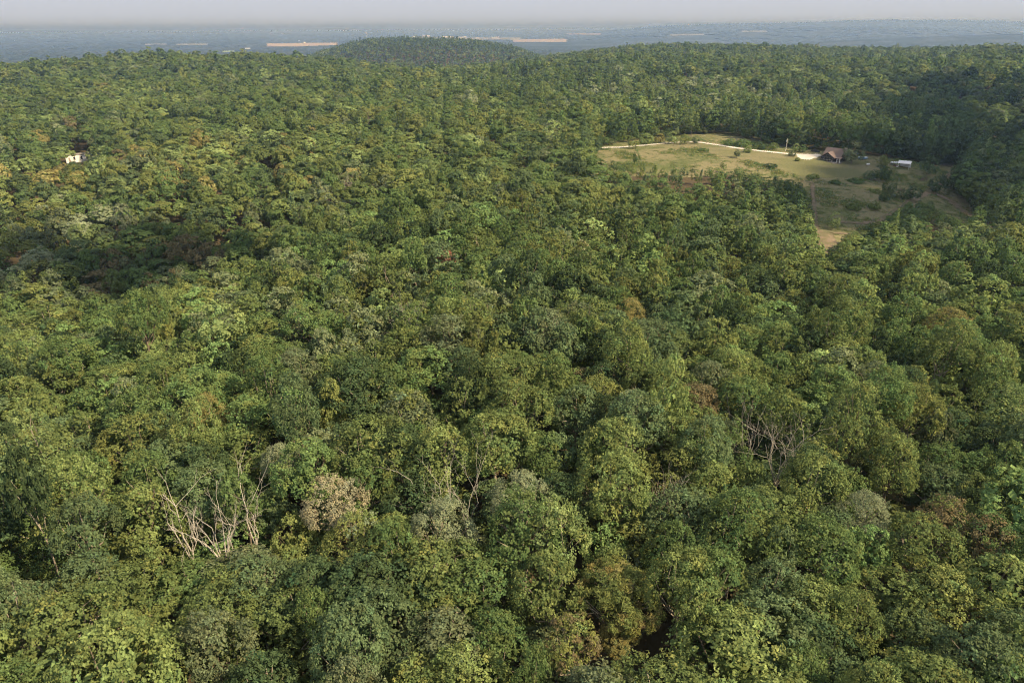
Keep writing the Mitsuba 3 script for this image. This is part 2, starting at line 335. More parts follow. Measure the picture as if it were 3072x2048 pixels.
def dead_tree(seed, h=16.0, spreadr=4.0, nmain=7, depth=3, r=.22):
    rng = np.random.default_rng(seed); ms = []
    fork = np.array([rng.normal() * .3, rng.normal() * .3, h * .45])
    ms.append(limb(rng, np.array([0, 0, -.6]), fork, r * 1.2, r * .9, 4, .12, 6))
    def grow(a, d, L, rr, lev):
        b = a + d * L
        n = 5; t = np.linspace(0, 1, n)[:, None]
        p = a + (b - a) * t; p[1:] += rng.normal(size=(n - 1, 3)) * L * .05 * t[1:]
        ms.append(tube(p, rr * (1 - .62 * t[:, 0]), 5 if lev < 2 else 4))
        if lev >= depth: return
        for k in range(rng.integers(2, 5)):
            q = p[rng.integers(2, n)]
            grow(q, unit(d + rng.normal(size=3) * .55 + [0, 0, .15]), L * rng.uniform(.35, .62), rr * .42, lev + 1)
    for k in range(nmain):
        a = k * 2.4 + rng.uniform(-.4, .4); s = rng.uniform(.25, 1.0) * spreadr / h * 1.9
        grow(fork + [0, 0, rng.uniform(-2.0, 1.0)], unit(np.array([math.cos(a) * s, math.sin(a) * s, 1.0])), h * rng.uniform(.34, .55), r * rng.uniform(.5, .75), 0)
    return join(ms)

# ------------------------------------------------------------------ where the trees stand
rng = np.random.default_rng(20240917)
def jgrid(x0, x1, y0, y1, s, seed):
    r = np.random.default_rng(seed)
    xs, ys = np.arange(x0, x1, s), np.arange(y0, y1, s * .87)
    X, Y = np.meshgrid(xs, ys, indexing='ij')
    X = X + (np.arange(len(ys)) % 2)[None] * s * .5
    return np.stack([X + r.uniform(-.36, .36, X.shape) * s, Y + r.uniform(-.36, .36, Y.shape) * s], -1).reshape(-1, 2)
def fan(P, lo, hi, wide=1.04):
    d = np.hypot(P[:, 0], P[:, 1])
    return (d >= lo) & (d < hi) & (np.abs(P[:, 0]) < 0.76 * wide * P[:, 1] + 30)
sets = [jgrid(-420, 440, -60, 480, 7.3, 1), jgrid(-900, 950, 0, 1000, 8.9, 2), jgrid(-1500, 1900, 0, 2700, 11.0, 3)]
P = np.vstack([sets[0][fan(sets[0], 0, 300)], sets[1][fan(sets[1], 300, 750)], sets[2][fan(sets[2], 750, 2750)]])
d = np.hypot(P[:, 0], P[:, 1])
OPEN = MEADOW.union(GAP).buffer(0.5)
keep = ~contains_xy(OPEN, P[:, 0], P[:, 1]) & ~((P[:, 1] < -20))
P, d = P[keep], d[keep]
E = jgrid(40, 330, 190, 520, 4.2, 8)
ring = contains_xy(OPEN.buffer(13), E[:, 0], E[:, 1]) & ~contains_xy(OPEN.buffer(1.0), E[:, 0], E[:, 1])
E = E[ring]; n_edge = len(E)
P = np.vstack([P, E]); d = np.hypot(P[:, 0], P[:, 1])
edge = np.arange(len(P)) >= len(P) - n_edge
U = jgrid(-300, 320, -10, 330, 6.4, 17); U = U[fan(U, 0, 300) & ~contains_xy(OPEN.buffer(1), U[:, 0], U[:, 1])]
P = np.vstack([P, U]); d = np.hypot(P[:, 0], P[:, 1]); edge = np.concatenate([edge, np.zeros(len(U), bool)])
under = np.arange(len(P)) >= len(P) - len(U)
Z = g(P[:, 0], P[:, 1])
keep = Z > -75
P, d, Z, edge, under = P[keep], d[keep], Z[keep], edge[keep], under[keep]
N = len(P)
def nz(s, seed, oct=3): return meshkit.fbm(np.stack([P[:, 0] / s, P[:, 1] / s, np.zeros(N)], -1), oct, seed)
hs = rng.normal(1.0, .13, N) + (nz(60, 2) - .5) * .5 + .22 * (rng.random(N) < .07)            # height factor
ws = rng.normal(1.0, .22, N).clip(.55, 1.6)                        # crown width factor
# young scrubby wood around the clearing
scrub_poly = ground_poly([(1850, 500), (2430, 540), (2440, 700), (2480, 780), (2700, 650), (2800, 620), (2960, 720), (3072, 760), (3072, 860), (2600, 850), (2300, 800), (2050, 720), (1900, 620)])
scrub = contains_xy(scrub_poly, P[:, 0], P[:, 1])
hs[scrub] *= rng.uniform(.42, .72, scrub.sum()); ws[scrub] *= rng.uniform(.6, .9, scrub.sum())
hs[under] = rng.uniform(.38, .66, under.sum()); ws[under] = rng.uniform(.6, .95, under.sum())
hs[edge] = rng.uniform(.20, .50, edge.sum()); ws[edge] = rng.uniform(.4, .75, edge.sum())
big = ~edge & ~under & ~scrub; ws[(d > 750) & big] *= 1.36; ws[(d > 300) & (d <= 750) & big] *= 1.18
# pines: the valley in the middle, the far hill, behind the cabin
pine_w = .06 + .75 * np.exp(-((P[:, 0] - 20) / 110) ** 2 - ((P[:, 1] - 780) / 200) ** 2) + .8 * np.exp(-((P[:, 0] + 200) / 600) ** 2 - ((P[:, 1] - 2200) / 550) ** 2) \
    + .55 * np.exp(-((P[:, 0] - 190) / 100) ** 2 - ((P[:, 1] - 500) / 75) ** 2) + .45 * np.exp(-((P[:, 0] - 480) / 260) ** 2 - ((P[:, 1] - 760) / 260) ** 2) + .25 * scrub
pine_w *= ((d > 230) | scrub) & ~under
is_pine = (rng.random(N) < pine_w * (0.5 + nz(45, 11))) & (hs > .45)
# leaf colours
u = rng.random(N) * .62 + nz(38, 21, 2) * .38 * 1.0
u = np.argsort(np.argsort(u)) / N
order_pal = ['dark green', 'mid green', 'bluish green', 'olive', 'grey green', 'yellowish olive', 'bright yellow green', 'silvery green', 'golden', 'bronze brown']
cum = np.cumsum([.17, .26, .09, .26, .07, .10, .04, .006, .002, .002]); cum /= cum[-1]
r2 = rng.random(N)
pal_i = np.searchsorted(cum, np.clip(.62 * u + .38 * r2, 0, .9999))
r3 = rng.random(N); q3 = np.searchsorted(cum, rng.random(N)); pal_i = np.where(r3 < .38, q3, pal_i)
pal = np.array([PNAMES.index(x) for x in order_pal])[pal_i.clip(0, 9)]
def patch(px, py, r, amt, names):                     # stands of one kind as seen, plus one darkened in place of shade
    c_ = at(px, py, 14)[:2]
    w_ = amt * np.exp(-(((P[:, 0] - c_[0]) / r[0]) ** 2 + ((P[:, 1] - c_[1]) / r[1]) ** 2)) > rng.random(N)
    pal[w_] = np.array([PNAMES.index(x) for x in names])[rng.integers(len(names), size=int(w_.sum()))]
patch(640, 480, (55, 45), .6, ['golden', 'bright yellow green', 'yellowish olive'])
patch(250, 520, (45, 35), .5, ['golden', 'yellowish olive', 'bright yellow green'])
patch(120, 700, (35, 40), .5, ['yellowish olive', 'silvery green', 'grey green'])
patch(620, 300, (80, 60), .5, ['bright yellow green', 'olive'])
patch(1200, 420, (70, 120), .5, ['bright yellow green', 'olive', 'yellowish olive'])
patch(2000, 260, (110, 110), .45, ['bright yellow green', 'silvery green', 'olive'])
patch(1900, 330, (50, 40), .5, ['bright yellow green', 'yellowish olive'])
patch(2250, 370, (60, 40), .7, ['dark green', 'mid green'])
patch(1930, 400, (45, 16), .75, ['dark green', 'dark green', 'mid green'])  # darker leaf colours stand in for shade behind the driveway row
patch(2850, 420, (70, 70), .6, ['dark green', 'bluish green'])
patch(1150, 650, (35, 40), .4, ['mid green', 'olive'])
patch(950, 800, (20, 25), .5, ['dark green', 'mid green'])
patch(800, 900, (25, 22), .5, ['grey green', 'yellowish olive'])
patch(500, 820, (50, 30), .5, ['grey green', 'mid green', 'bronze brown'])
patch(2800, 1250, (40, 40), .16, ['olive', 'bronze brown', 'grey green'])
rot = rng.uniform(0, 2 * np.pi, N)
kill = np.zeros(N, bool)
full = edge | scrub | contains_xy(OPEN.buffer(26), P[:, 0], P[:, 1])

# trees that stand out in the photograph: pixel of the crown, leaf colour, crown radius, height, (second colour, share), model
SPECIAL = [
 (1850, 1790, 'yellowish olive', 5.4, 18, ('golden', .35), 'tufted pine tree', 'dome shaped pine with golden brown tufts at the lower edge of the picture', 'dome shaped pine'),
 (1860, 1925, 'golden', 2.6, 13, None, 'tufted pine tree', 'small golden brown pine crown just below the dome shaped pine', 'golden brown pine'),
 (1715, 1930, 'yellowish olive', 3.4, 17, ('bronze brown', .3), 'broadleaf tree', 'narrow olive brown tree just left of the dome shaped pine', 'narrow olive brown tree'),
 (1000, 1510, 'pale tan', 4.6, 18.5, ('silvery green', .2), 'broadleaf tree', 'pale tan dried tree standing out left of the middle', 'pale tan dried tree'),
 (1330, 1575, 'silvery green', 4.3, 18.5, ('pale tan', .35), 'broadleaf tree', 'silvery tree on the right of the pale tan dried tree', 'silvery tree'),
 (1570, 1490, 'silvery green', 4.6, 18.5, ('grey green', .3), 'broadleaf tree', 'large silvery green tree right of the bleached snag', 'large silvery green tree'),
 (840, 1395, 'silvery green', 2.9, 17, None, 'broadleaf tree', 'small silvery crown behind the pale tan dried tree', 'small silvery crown'),
 (1070, 1610, 'yellowish olive', 4.6, 16.5, ('silvery green', .2), 'broadleaf tree', 'yellowish tree in front of the pale tan dried tree', 'yellowish front tree'),
 (1220, 1240, 'grey green', 5.6, 18.5, ('yellowish olive', .35), 'broadleaf tree', 'broad grey green oak with pale limbs near the centre', 'broad grey green oak'),
 (2830, 1560, 'bronze brown', 4.2, 17.5, ('olive', .35), 'broadleaf tree', 'bronze brown tree by the right edge, left one of two', 'left bronze brown tree'),
 (2960, 1620, 'bronze brown', 4.2, 17.5, ('mid green', .35), 'broadleaf tree', 'bronze brown tree by the right edge, right one of two', 'right bronze brown tree'),
 (2590, 1545, 'silvery green', 3.8, 17.5, ('bluish green', .4), 'broadleaf tree', 'silvery green tree left of the bronze brown trees', 'silvery green twin tree'),
 (2450, 1380, 'bright yellow green', 4.2, 17, ('yellowish olive', .4), 'broadleaf tree', 'yellow green tree right of the bare twiggy tree', 'yellow green tree'),
 (1890, 1235, 'silvery green', 4.2, 18, ('bluish green', .5), 'broadleaf tree', 'silvery green windblown tree right of the centre', 'silvery windblown tree'),
 (1340, 790, 'rust red', 3.0, 17, None, 'broadleaf tree', 'rust red tree above the centre', 'rust red tree'),
 (2080, 912, 'rust red', 2.0, 17, None, 'broadleaf tree', 'small rust red tree right of the orange tinged tree', 'small rust red tree'),
 (1890, 935, 'golden', 4.0, 17, ('rust red', .12), 'broadleaf tree', 'golden orange tinged tree right of the centre', 'orange tinged tree'),
 (1960, 1005, 'bronze brown', 3.6, 17, ('grey green', .4), 'broadleaf tree', 'brownish tree in front of the golden orange tinged tree', 'brownish tree'),
 (1735, 1150, 'bronze brown', 3.0, 15, ('olive', .3), 'broadleaf tree', 'small brown tree right of the centre', 'small brown tree'),
 (620, 1245, 'golden', 3.6, 18, ('yellowish olive', .6), 'broadleaf tree', 'golden olive tree on the left half', 'golden olive tree'),
 (560, 1310, 'yellowish olive', 3.9, 17.5, ('golden', .25), 'broadleaf tree', 'yellowish tree in front of the golden olive tree', 'yellowish left tree'),
 (370, 715, 'bronze brown', 3.6, 17, ('grey green', .4), 'broadleaf tree', 'purplish brown tree on the far left slope', 'purplish brown tree'),
 (130, 640, 'silvery green', 5.0, 17, ('yellowish olive', .5), 'broadleaf tree', 'big pale tree with spreading limbs on the far left slope', 'big pale tree'),
 (1745, 745, 'bright yellow green', 3.4, 13, ('pale tan', .3), 'broadleaf tree', 'pale yellowish tree above the grassy gap', 'pale yellowish tree'),
 (1985, 760, 'bright yellow green', 2.6, 14, None, 'broadleaf tree', 'bright yellow green tree right of the grassy gap', 'bright yellow tree'),
 (1880, 845, 'bluish green', 5.6, 17, None, 'broadleaf tree', 'broad blue green rounded tree beside the grassy gap', 'blue green rounded tree'),
 (735, 490, 'golden', 4.6, 17, ('bright yellow green', .4), 'broadleaf tree', 'golden tree in the yellowing patch, left one', 'left golden tree'),
 (860, 460, 'golden', 4.6, 17, ('bright yellow green', .5), 'broadleaf tree', 'golden tree in the yellowing patch, right one', 'right golden tree'),
 (550, 485, 'golden', 4.2, 17, ('pale tan', .4), 'broadleaf tree', 'pale golden tree left of the yellowing patch', 'pale tan far tree'),
 (400, 455, 'golden', 4.4, 17, ('pale tan', .4), 'broadleaf tree', 'pale golden tree right of the white building', 'pale golden tree'),
 (276, 484, 'olive', 2.8, 8, None, 'broadleaf tree', 'low olive tree hiding the right end of the white building', 'low olive tree'),
 (180, 497, 'golden', 4.0, 12, ('pale tan', .4), 'broadleaf tree', 'pale golden low tree in front of the white building', 'low golden tree'),
 (670, 440, 'bright yellow green', 5.5, 17, None, 'broadleaf tree', 'light green tree behind the yellowing patch', 'light green far tree'),
 (600, 305, 'bright yellow green', 6.5, 18, None, 'broadleaf tree', 'large light green tree on the left ridge', 'light green ridge tree'),
 (1530, 280, 'rust red', 5.0, 15, None, 'broadleaf tree', 'rust red tree in the middle valley', 'rust valley tree'),
 (300, 655, 'dark green', 4.5, 15, None, 'broadleaf tree', 'dark green tree beside the purplish brown tree', 'dark green tree'),
 (2380, 905, 'yellowish olive', 4.6, 16, None, 'broadleaf tree', 'yellowish tree below the bare dirt patch', 'yellowish scrub tree'),
 (2660, 800, 'bright yellow green', 5.0, 15, ('olive', .5), 'broadleaf tree', 'light green broad tree below the lower grassland', 'light green broad tree'),
 (2850, 750, 'bright yellow green', 2.8, 14, None, 'broadleaf tree', 'bright yellow green slender tree near the right edge', 'slender yellow tree'),
]
DEAD = [  # pixel, height, spread, mains, depth, radius, material, label
 (1228, 965, 19, 4.2, 8, 2, .20, 'bleached_mat', 'bleached bare snag with upright branches above the centre', 'upright bare snag'),
 (650, 1590, 18.5, 5.5, 8, 3, .30, 'bleached_mat', 'large bleached bare tree with forked limbs on the lower left', 'large bleached tree'),
 (560, 1560, 18, 3.8, 5, 2, .26, 'bleached_mat', 'bleached bare tree with curved limbs, left of the large bleached tree', 'curved bleached tree'),
 (745, 1545, 19, 2.6, 4, 2, .22, 'bleached_mat', 'tall thin bleached bare tree right of the large bleached tree', 'thin bleached tree'),
 (2245, 1320, 18.5, 2.6, 6, 2, .18, 'bleached_mat', 'bare tree with upright pale stems, left one of the pair', 'bare pair tree'),
 (2340, 1345, 18.5, 4.6, 9, 3, .20, 'bleached_mat', 'bare twiggy tree left of the yellow green tree', 'bare twiggy tree'),
 (1300, 1490, 18, 4.0, 5, 2, .20, 'bleached_mat', 'bare pale tree with thin crooked branches behind the silvery tree', 'crooked bare tree'),
 (1395, 1480, 18, 3.6, 4, 2, .22, 'bleached_mat', 'bare forked pale tree left of the large silvery green tree', 'bare forked tree'),
 (1960, 1530, 16.5, 4.2, 9, 3, .16, 'grey_twig_mat', 'brown bare brushy tree right of the large silvery green tree', 'bare brushy tree'),
 (1050, 560, 18, 4.0, 8, 3, .22, 'bleached_mat', 'bare grey snag among dark trees on the upper left', 'upper grey snag'),
 (985, 607, 17, 3.0, 6, 3, .18, 'bleached_mat', 'small bare grey snag left below the upper snag', 'lower grey snag'),
 (1107, 350, 20, 4.5, 9, 3, .28, 'grey_twig_mat', 'grey bare tree on the near side of the left ridge', 'grey ridge snag'),
 (1815, 500, 12, 3.0, 7, 3, .16, 'grey_twig_mat', 'bare grey shrub like tree at the left end of the grassland', 'bare meadow shrub'),
 (2265, 190, 22, 8.0, 9, 3, .35, 'grey_twig_mat', 'bare white tree on the far right ridge', 'white bare tree'),
 (2355, 785, 14, 2.0, 5, 2, .16, 'grey_twig_mat', 'brown bare stem left of the bare dirt patch', 'bare stem'),
 (1995, 1490, 17, 2.6, 5, 2, .16, 'bleached_mat', 'thin pale bare tree behind the brown brushy tree', 'thin pale bare tree'),
]
LAND = []
spec_at = []
for px, py, c, R, H, sec, kind, lab, short in SPECIAL:
    p = at(px, py, H * .78)
    spec_at.append(p); LAND.append((px, py, short))
    dd = np.hypot(P[:, 0] - p[0], P[:, 1] - p[1]); kill |= (dd < R * (1.15 if 'pine' in kind else .95) + 1.0) & (~under | ('pine' in kind))
    if 'pine' in kind:
        fr_ = (dd < R + 8) & (np.hypot(P[:, 0], P[:, 1]) < np.hypot(p[0], p[1])) & ~under; hs[fr_] *= .74
dead_at = []
for px, py, h, s, nm, dp, r, mat, lab, short in DEAD:
    p = at(px, py, h * .8); LAND.append((px, py, short))
    dead_at.append(p)
    dd = np.hypot(P[:, 0] - p[0], P[:, 1] - p[1]); kill |= (dd < s * .4 + 1.2) & ~under
    near_front = (dd < s + 6) & (np.hypot(P[:, 0], P[:, 1]) < np.hypot(p[0], p[1])); hs[near_front] *= .88
# buildings in the woods
WHITE = at(240, 486); FARROOF = at(3035, 184)
kill |= (np.hypot(P[:, 0] - WHITE[0], P[:, 1] - WHITE[1]) < 8) | (np.hypot(P[:, 0] - FARROOF[0], P[:, 1] - FARROOF[1]) < 16)
# nothing tall stands between the camera and the clearing: it was cut or is young there
MPX = Polygon([(1790, 462), (1850, 446), (1960, 440), (2040, 430), (2100, 414), (2230, 420), (2440, 458), (2640, 480), (2880, 506), (2850, 570), (2885, 612), (2960, 685), (2880, 655), (2820, 625), (2760, 596), (2720, 606), (2660, 650), (2620, 685),
               (2540, 697), (2512, 735), (2505, 760), (2458, 760), (2440, 690), (2428, 600), (2402, 545), (2330, 522), (2250, 502), (2160, 490), (2050, 498), (1960, 492), (1850, 500), (1800, 506)])
GPX = Polygon([(1800, 800), (1845, 805), (1852, 840), (1815, 850)])
WPX = Polygon([(207, 464), (276, 464), (276, 486), (207, 486)])
RPX = Polygon([(3004, 174), (3062, 174), (3062, 185), (3004, 185)])
stub = rng.random(N)
for it in range(7):
    tx, ty, td = project(np.column_stack([P, Z + 18.2 * hs]))
    over = np.zeros(N, bool)
    over |= contains_xy(MPX, tx, ty) & (d < 520) & (td > 0) & (stub < .97)
    for hh_ in (12.0, 6.0):
        sx_, sy_, _ = project(np.column_stack([P, Z + hh_ * hs])); over |= contains_xy(MPX, sx_, sy_) & (d < 520) & (stub < .985)
    over |= contains_xy(GPX, tx, ty) & (d < 300) & (td > 0)
    for q_, x0, x1, y1, dep_ in ((WHITE, 200, 262, 484, 90), (FARROOF, 2990, 3085, 184, 260)):
        dq = np.hypot(*q_[:2])
        over |= (tx > x0 - 14) & (tx < x1 + 14) & (ty < y1 - 3) & (d < dq - 2) & (d > dq - dep_)
    hs[over] *= .78; ws[over] = np.minimum(ws[over], np.maximum(hs[over] * 1.15, .3))
kill |= over & (hs < .16)
is_pine &= hs > .5
# ------------------------------------------------------------------ what the ridges hide is left out
AZ0, AZ1, NB = -46.0, 46.0, 460
azc = np.radians(np.linspace(AZ0, AZ1, NB)); dist = np.arange(30, 3000, 6.0)
GXX, GYY = np.sin(azc)[:, None] * dist, np.cos(azc)[:, None] * dist
can = g(GXX, GYY) + np.where(contains_xy(OPEN, GXX, GYY), 0, 11.5)
ang = (can - CAM[2]) / dist
run = np.maximum.accumulate(ang, axis=1)
bi = np.clip(((np.degrees(np.arctan2(P[:, 0], P[:, 1])) - AZ0) / (AZ1 - AZ0) * (NB - 1)).round().astype(int), 0, NB - 1)
di_ = np.clip(((d - 30) / 6.0).astype(int) - 3, 0, len(dist) - 1)
HT = 18.0 * hs
vis = (Z + HT * 1.15 - CAM[2]) / np.maximum(d, 1) > run[bi, di_] - 0.0005
ok = (vis | (d < 350)) & ~kill
P, Z, d, hs, ws, pal, is_pine, rot, scrub, full, under = (a[ok] for a in (P, Z, d, hs, ws, pal, is_pine, rot, scrub, full, under)); N = len(P)

# ------------------------------------------------------------------ tree stock: levels of detail by distance
def tri(x): return None
LOD = [(100, 9, 6, .31), (60, 8, 4, .54), (44, 18, 1, .80), (28, 13, 1, 1.3), (16, 9, 1, 2.1)]
CLOD = [(70, 12, 6, .36), (46, 9, 4, .55), (34, 12, 1, .95), (22, 8, 1, 1.5), (14, 5, 1, 2.2)]
EDGE = [170, 250, 650, 1080]
def lod_of(dd): return int(np.searchsorted(EDGE, dd))
VAR = [5, 4, 4, 4, 3]
stock = {}
def model(kind, lev, c, var):
    key = (kind, lev, c, var)
    if key not in stock:
        seed = 1000 + lev * 7919 + c * 101 + var * 13 + (50000 if kind == 'pine' else 0)
        tone = float(np.exp(np.random.default_rng(seed + 5).normal(0, .17)))      # trees differ in leaf tone
        sec = {5: ('olive', .3), 0: ('yellowish olive', .15), 1: ('olive', .2), 7: ('bronze brown', .0), 9: None}.get(c)
        if kind == 'pine':
            m, cc = conifer(seed, PNAMES[c], *CLOD[lev])
            tr = join([limb(np.random.default_rng(seed), np.array([0, 0, -.6]), np.array([0, 0, 18.0]), .2, .03, 5, .06, 5)]) if lev < 2 else None
        else:
            shape = np.random.default_rng(seed)
            Rv, Hv = 4.5, shape.uniform(4.2, 6.4)
            if kind == 'full': Hv = 8.6
            m, cc = broadleaf(seed, PNAMES[c], *LOD[lev], R=Rv, Hc=Hv, zc=18.0 - Hv * .95, second=sec, calm=(1.0, .8, .45, .4, .4)[lev], zmin=-.85 if kind == 'full' else (-.5 if lev < 2 else -.3))
            tr = trunk(seed, cc, 18.0 - Hv * .95, (10, 5)[lev]) if lev < 2 else None
        stock[key] = ((m[0], m[1], np.clip(m[2] * tone, .004, .7)), tr)
    return stock[key]
ply_cache = {}
def crown_ply(key):
    if key not in ply_cache:
        (v, f, c), tr = model(*key)
        ply_cache[key] = (mikit.ply((v, f), 'leaf_mat', color=c), mikit.ply(tr, 'pale_bark_mat' if key[3] % 2 == 0 else 'bark_mat', smooth=True) if tr is not None else None)
    return ply_cache[key]
def xf(x, y, z, a, sx, sy, sz, lean=(0, 0)):
    c, s = math.cos(a), math.sin(a)
    M = np.array([[c * sx, -s * sy, lean[0], x], [s * sx, c * sy, lean[1], y], [0, 0, sz, z], [0, 0, 0, 1.0]])
    return T(M)
# the 300 trees that show largest, less those listed above
px_, py_, dep = project(np.column_stack([P, Z + 14 * hs]))
inside = ~under & (px_ > 8) & (px_ < W3 - 8) & (py_ > 8) & (py_ < H3 - 4) & (dep > 10)
size_px = np.where(inside, ws * 9 * F3 / np.maximum(dep, 1), 0)
N_THINGS = 236
chosen = np.zeros(N, bool); chosen[np.argsort(-size_px)[:N_THINGS]] = True
used_labels = set()
ORD = ['', 'second ', 'third ', 'fourth ', 'fifth ', 'sixth ', 'seventh ', 'eighth ', 'ninth ', 'tenth ', 'eleventh ', 'twelfth ', 'thirteenth ', 'fourteenth ', 'fifteenth ', 'sixteenth ']
DIRS = ['to the right of', 'to the rear right of', 'straight behind', 'to the rear left of', 'to the left of', 'to the front left of', 'straight in front of', 'to the front right of']
lx = np.array([l[0] for l in LAND]); ly = np.array([l[1] for l in LAND])
rank_of, near_of = {}, []
for i in np.argsort(-size_px)[:N_THINGS]:
    e = np.hypot(px_[i] - lx, (py_[i] - ly) * 1.2); L = int(np.argmin(e))
    near_of.append((L, int(round(math.degrees(math.atan2(ly[L] - py_[i], px_[i] - lx[L])) / 45)) % 8, float(e[L]), int(i)))
where = {}
for L, D_, e, i in sorted(near_of):
    k = rank_of.get((L, D_), 0); rank_of[(L, D_)] = k + 1
    where[i] = (f'{ORD[k]}' if k else '') + f'{DIRS[D_]} the {LAND[L][2]}'
r_inst = np.random.default_rng(77)
forest_n = 0
groups = {}
for i in range(N):
    lev = 0 if chosen[i] else max(lod_of(d[i]), (1 if d[i] < 95 else 2 if d[i] < 170 else 3) if under[i] else (0 if d[i] < 72 else 1))
    kind = 'pine' if is_pine[i] else ('full' if full[i] and not chosen[i] else 'broad')
    c = int(pal[i])
    if kind == 'pine': c = (PNAMES.index('mid green'), PNAMES.index('dark green'), PNAMES.index('bluish green'), PNAMES.index('olive'))[i % 4]
    key = (kind, lev, c, int(r_inst.integers(VAR[lev])))
    sx = ws[i] * r_inst.uniform(.9, 1.1); sy = ws[i] * r_inst.uniform(.9, 1.1); sz = hs[i]
    m = xf(P[i, 0], P[i, 1], Z[i], rot[i], sx, sy, sz, r_inst.normal(size=2) * .03)
    if chosen[i]:
        name = numbered('broadleaf_tree' if kind == 'broad' else 'pine_tree')
        groups.setdefault(key, []).append((name, m))
        word = 'broadleaf tree' if kind == 'broad' else 'pine'
        sz_w = 'wide' if ws[i] > 1.15 else ('narrow' if ws[i] < .85 else '')
        lab = ' '.join(x for x in (sz_w, PNAMES[c], word + ',', where[i]) if x)
        if lab in used_labels or len(lab.split()) > 16: lab = lab.replace('broadleaf tree', 'tree')
        used_labels.add(lab)
        tag(name, lab, 'tree', 'trees of the near forest canopy')
    else:
        forest_n += 1; groups.setdefault(key, []).append((f'forest__{forest_n:05d}', m))
for key, ms in groups.items():
    cr, tr = crown_ply(key)
    gid = f'stock_{key[0]}_{key[1]}_{key[2]}_{key[3]}'
    scene[gid] = {'type': 'shapegroup', 'crown': cr, **({'trunk': tr} if tr else {})}
    for nm_, m in ms:
        scene[nm_] = {'type': 'instance', 'group': {'type': 'ref', 'id': gid}, 'to_world': m}
tag('forest', 'unbroken mixed woodland covering the hills behind the near trees', 'forest', kind='stuff')
# the trees that stand out
for k, ((px, py, c, R, H, sec, kind, lab, short), p) in enumerate(zip(SPECIAL, spec_at)):
    dd = float(np.hypot(p[0], p[1]))
    lev = 0 if dd < 260 else (1 if dd < 420 else 2)
    nc, nr, nl, s = LOD[lev]
    if 'pine' in kind:
        (v, f, cl), cc = broadleaf(300 + k, c, 150, 12, 8, .42, asp=.22, R=R, Hc=R * .85, zc=H - R * .8, second=sec, tuft=.10, zmin=-.3, flat=.95, rc_rng=(.10, .15))
    else:
        pale = lev == 0 and c in ('pale tan', 'silvery green', 'golden')          # thin crowns of small dry leaves
        (v, f, cl), cc = broadleaf(300 + k, c, nc, nr, nl + 4 * pale, s * max(R / 4.5, .8) * (.72 if pale else 1), R=R, Hc=min(R * 1.2, H * .38), zc=H - min(R * 1.1, H * .35), second=sec, calm=.55 if pale else (1, .8, .6)[lev])
    name = numbered(kind.replace(' ', '_') if 'pine' not in kind else 'pine_tree')
    M = xf(p[0], p[1], p[2], 0, 1, 1, 1)
    scene[f'{name}__crown'] = {**mikit.ply((v, f), 'leaf_mat', color=cl), 'to_world': M}
    scene[f'{name}__trunk'] = {**mikit.ply(trunk(300 + k, cc, H - R, 14), 'pale_bark_mat', smooth=True), 'to_world': M}
    tag(name, lab, 'tree')
for k, ((px, py, h, s, nm, dp, r, mat, lab, short), p) in enumerate(zip(DEAD, dead_at)):
    name = numbered('dead_tree')
    scene[name] = {**mikit.ply(dead_tree(700 + k, h, s, nm, dp, r * .66), mat, smooth=True), 'to_world': xf(p[0], p[1], p[2], 0, 1, 1, 1)}
    tag(name, lab, 'dead tree')

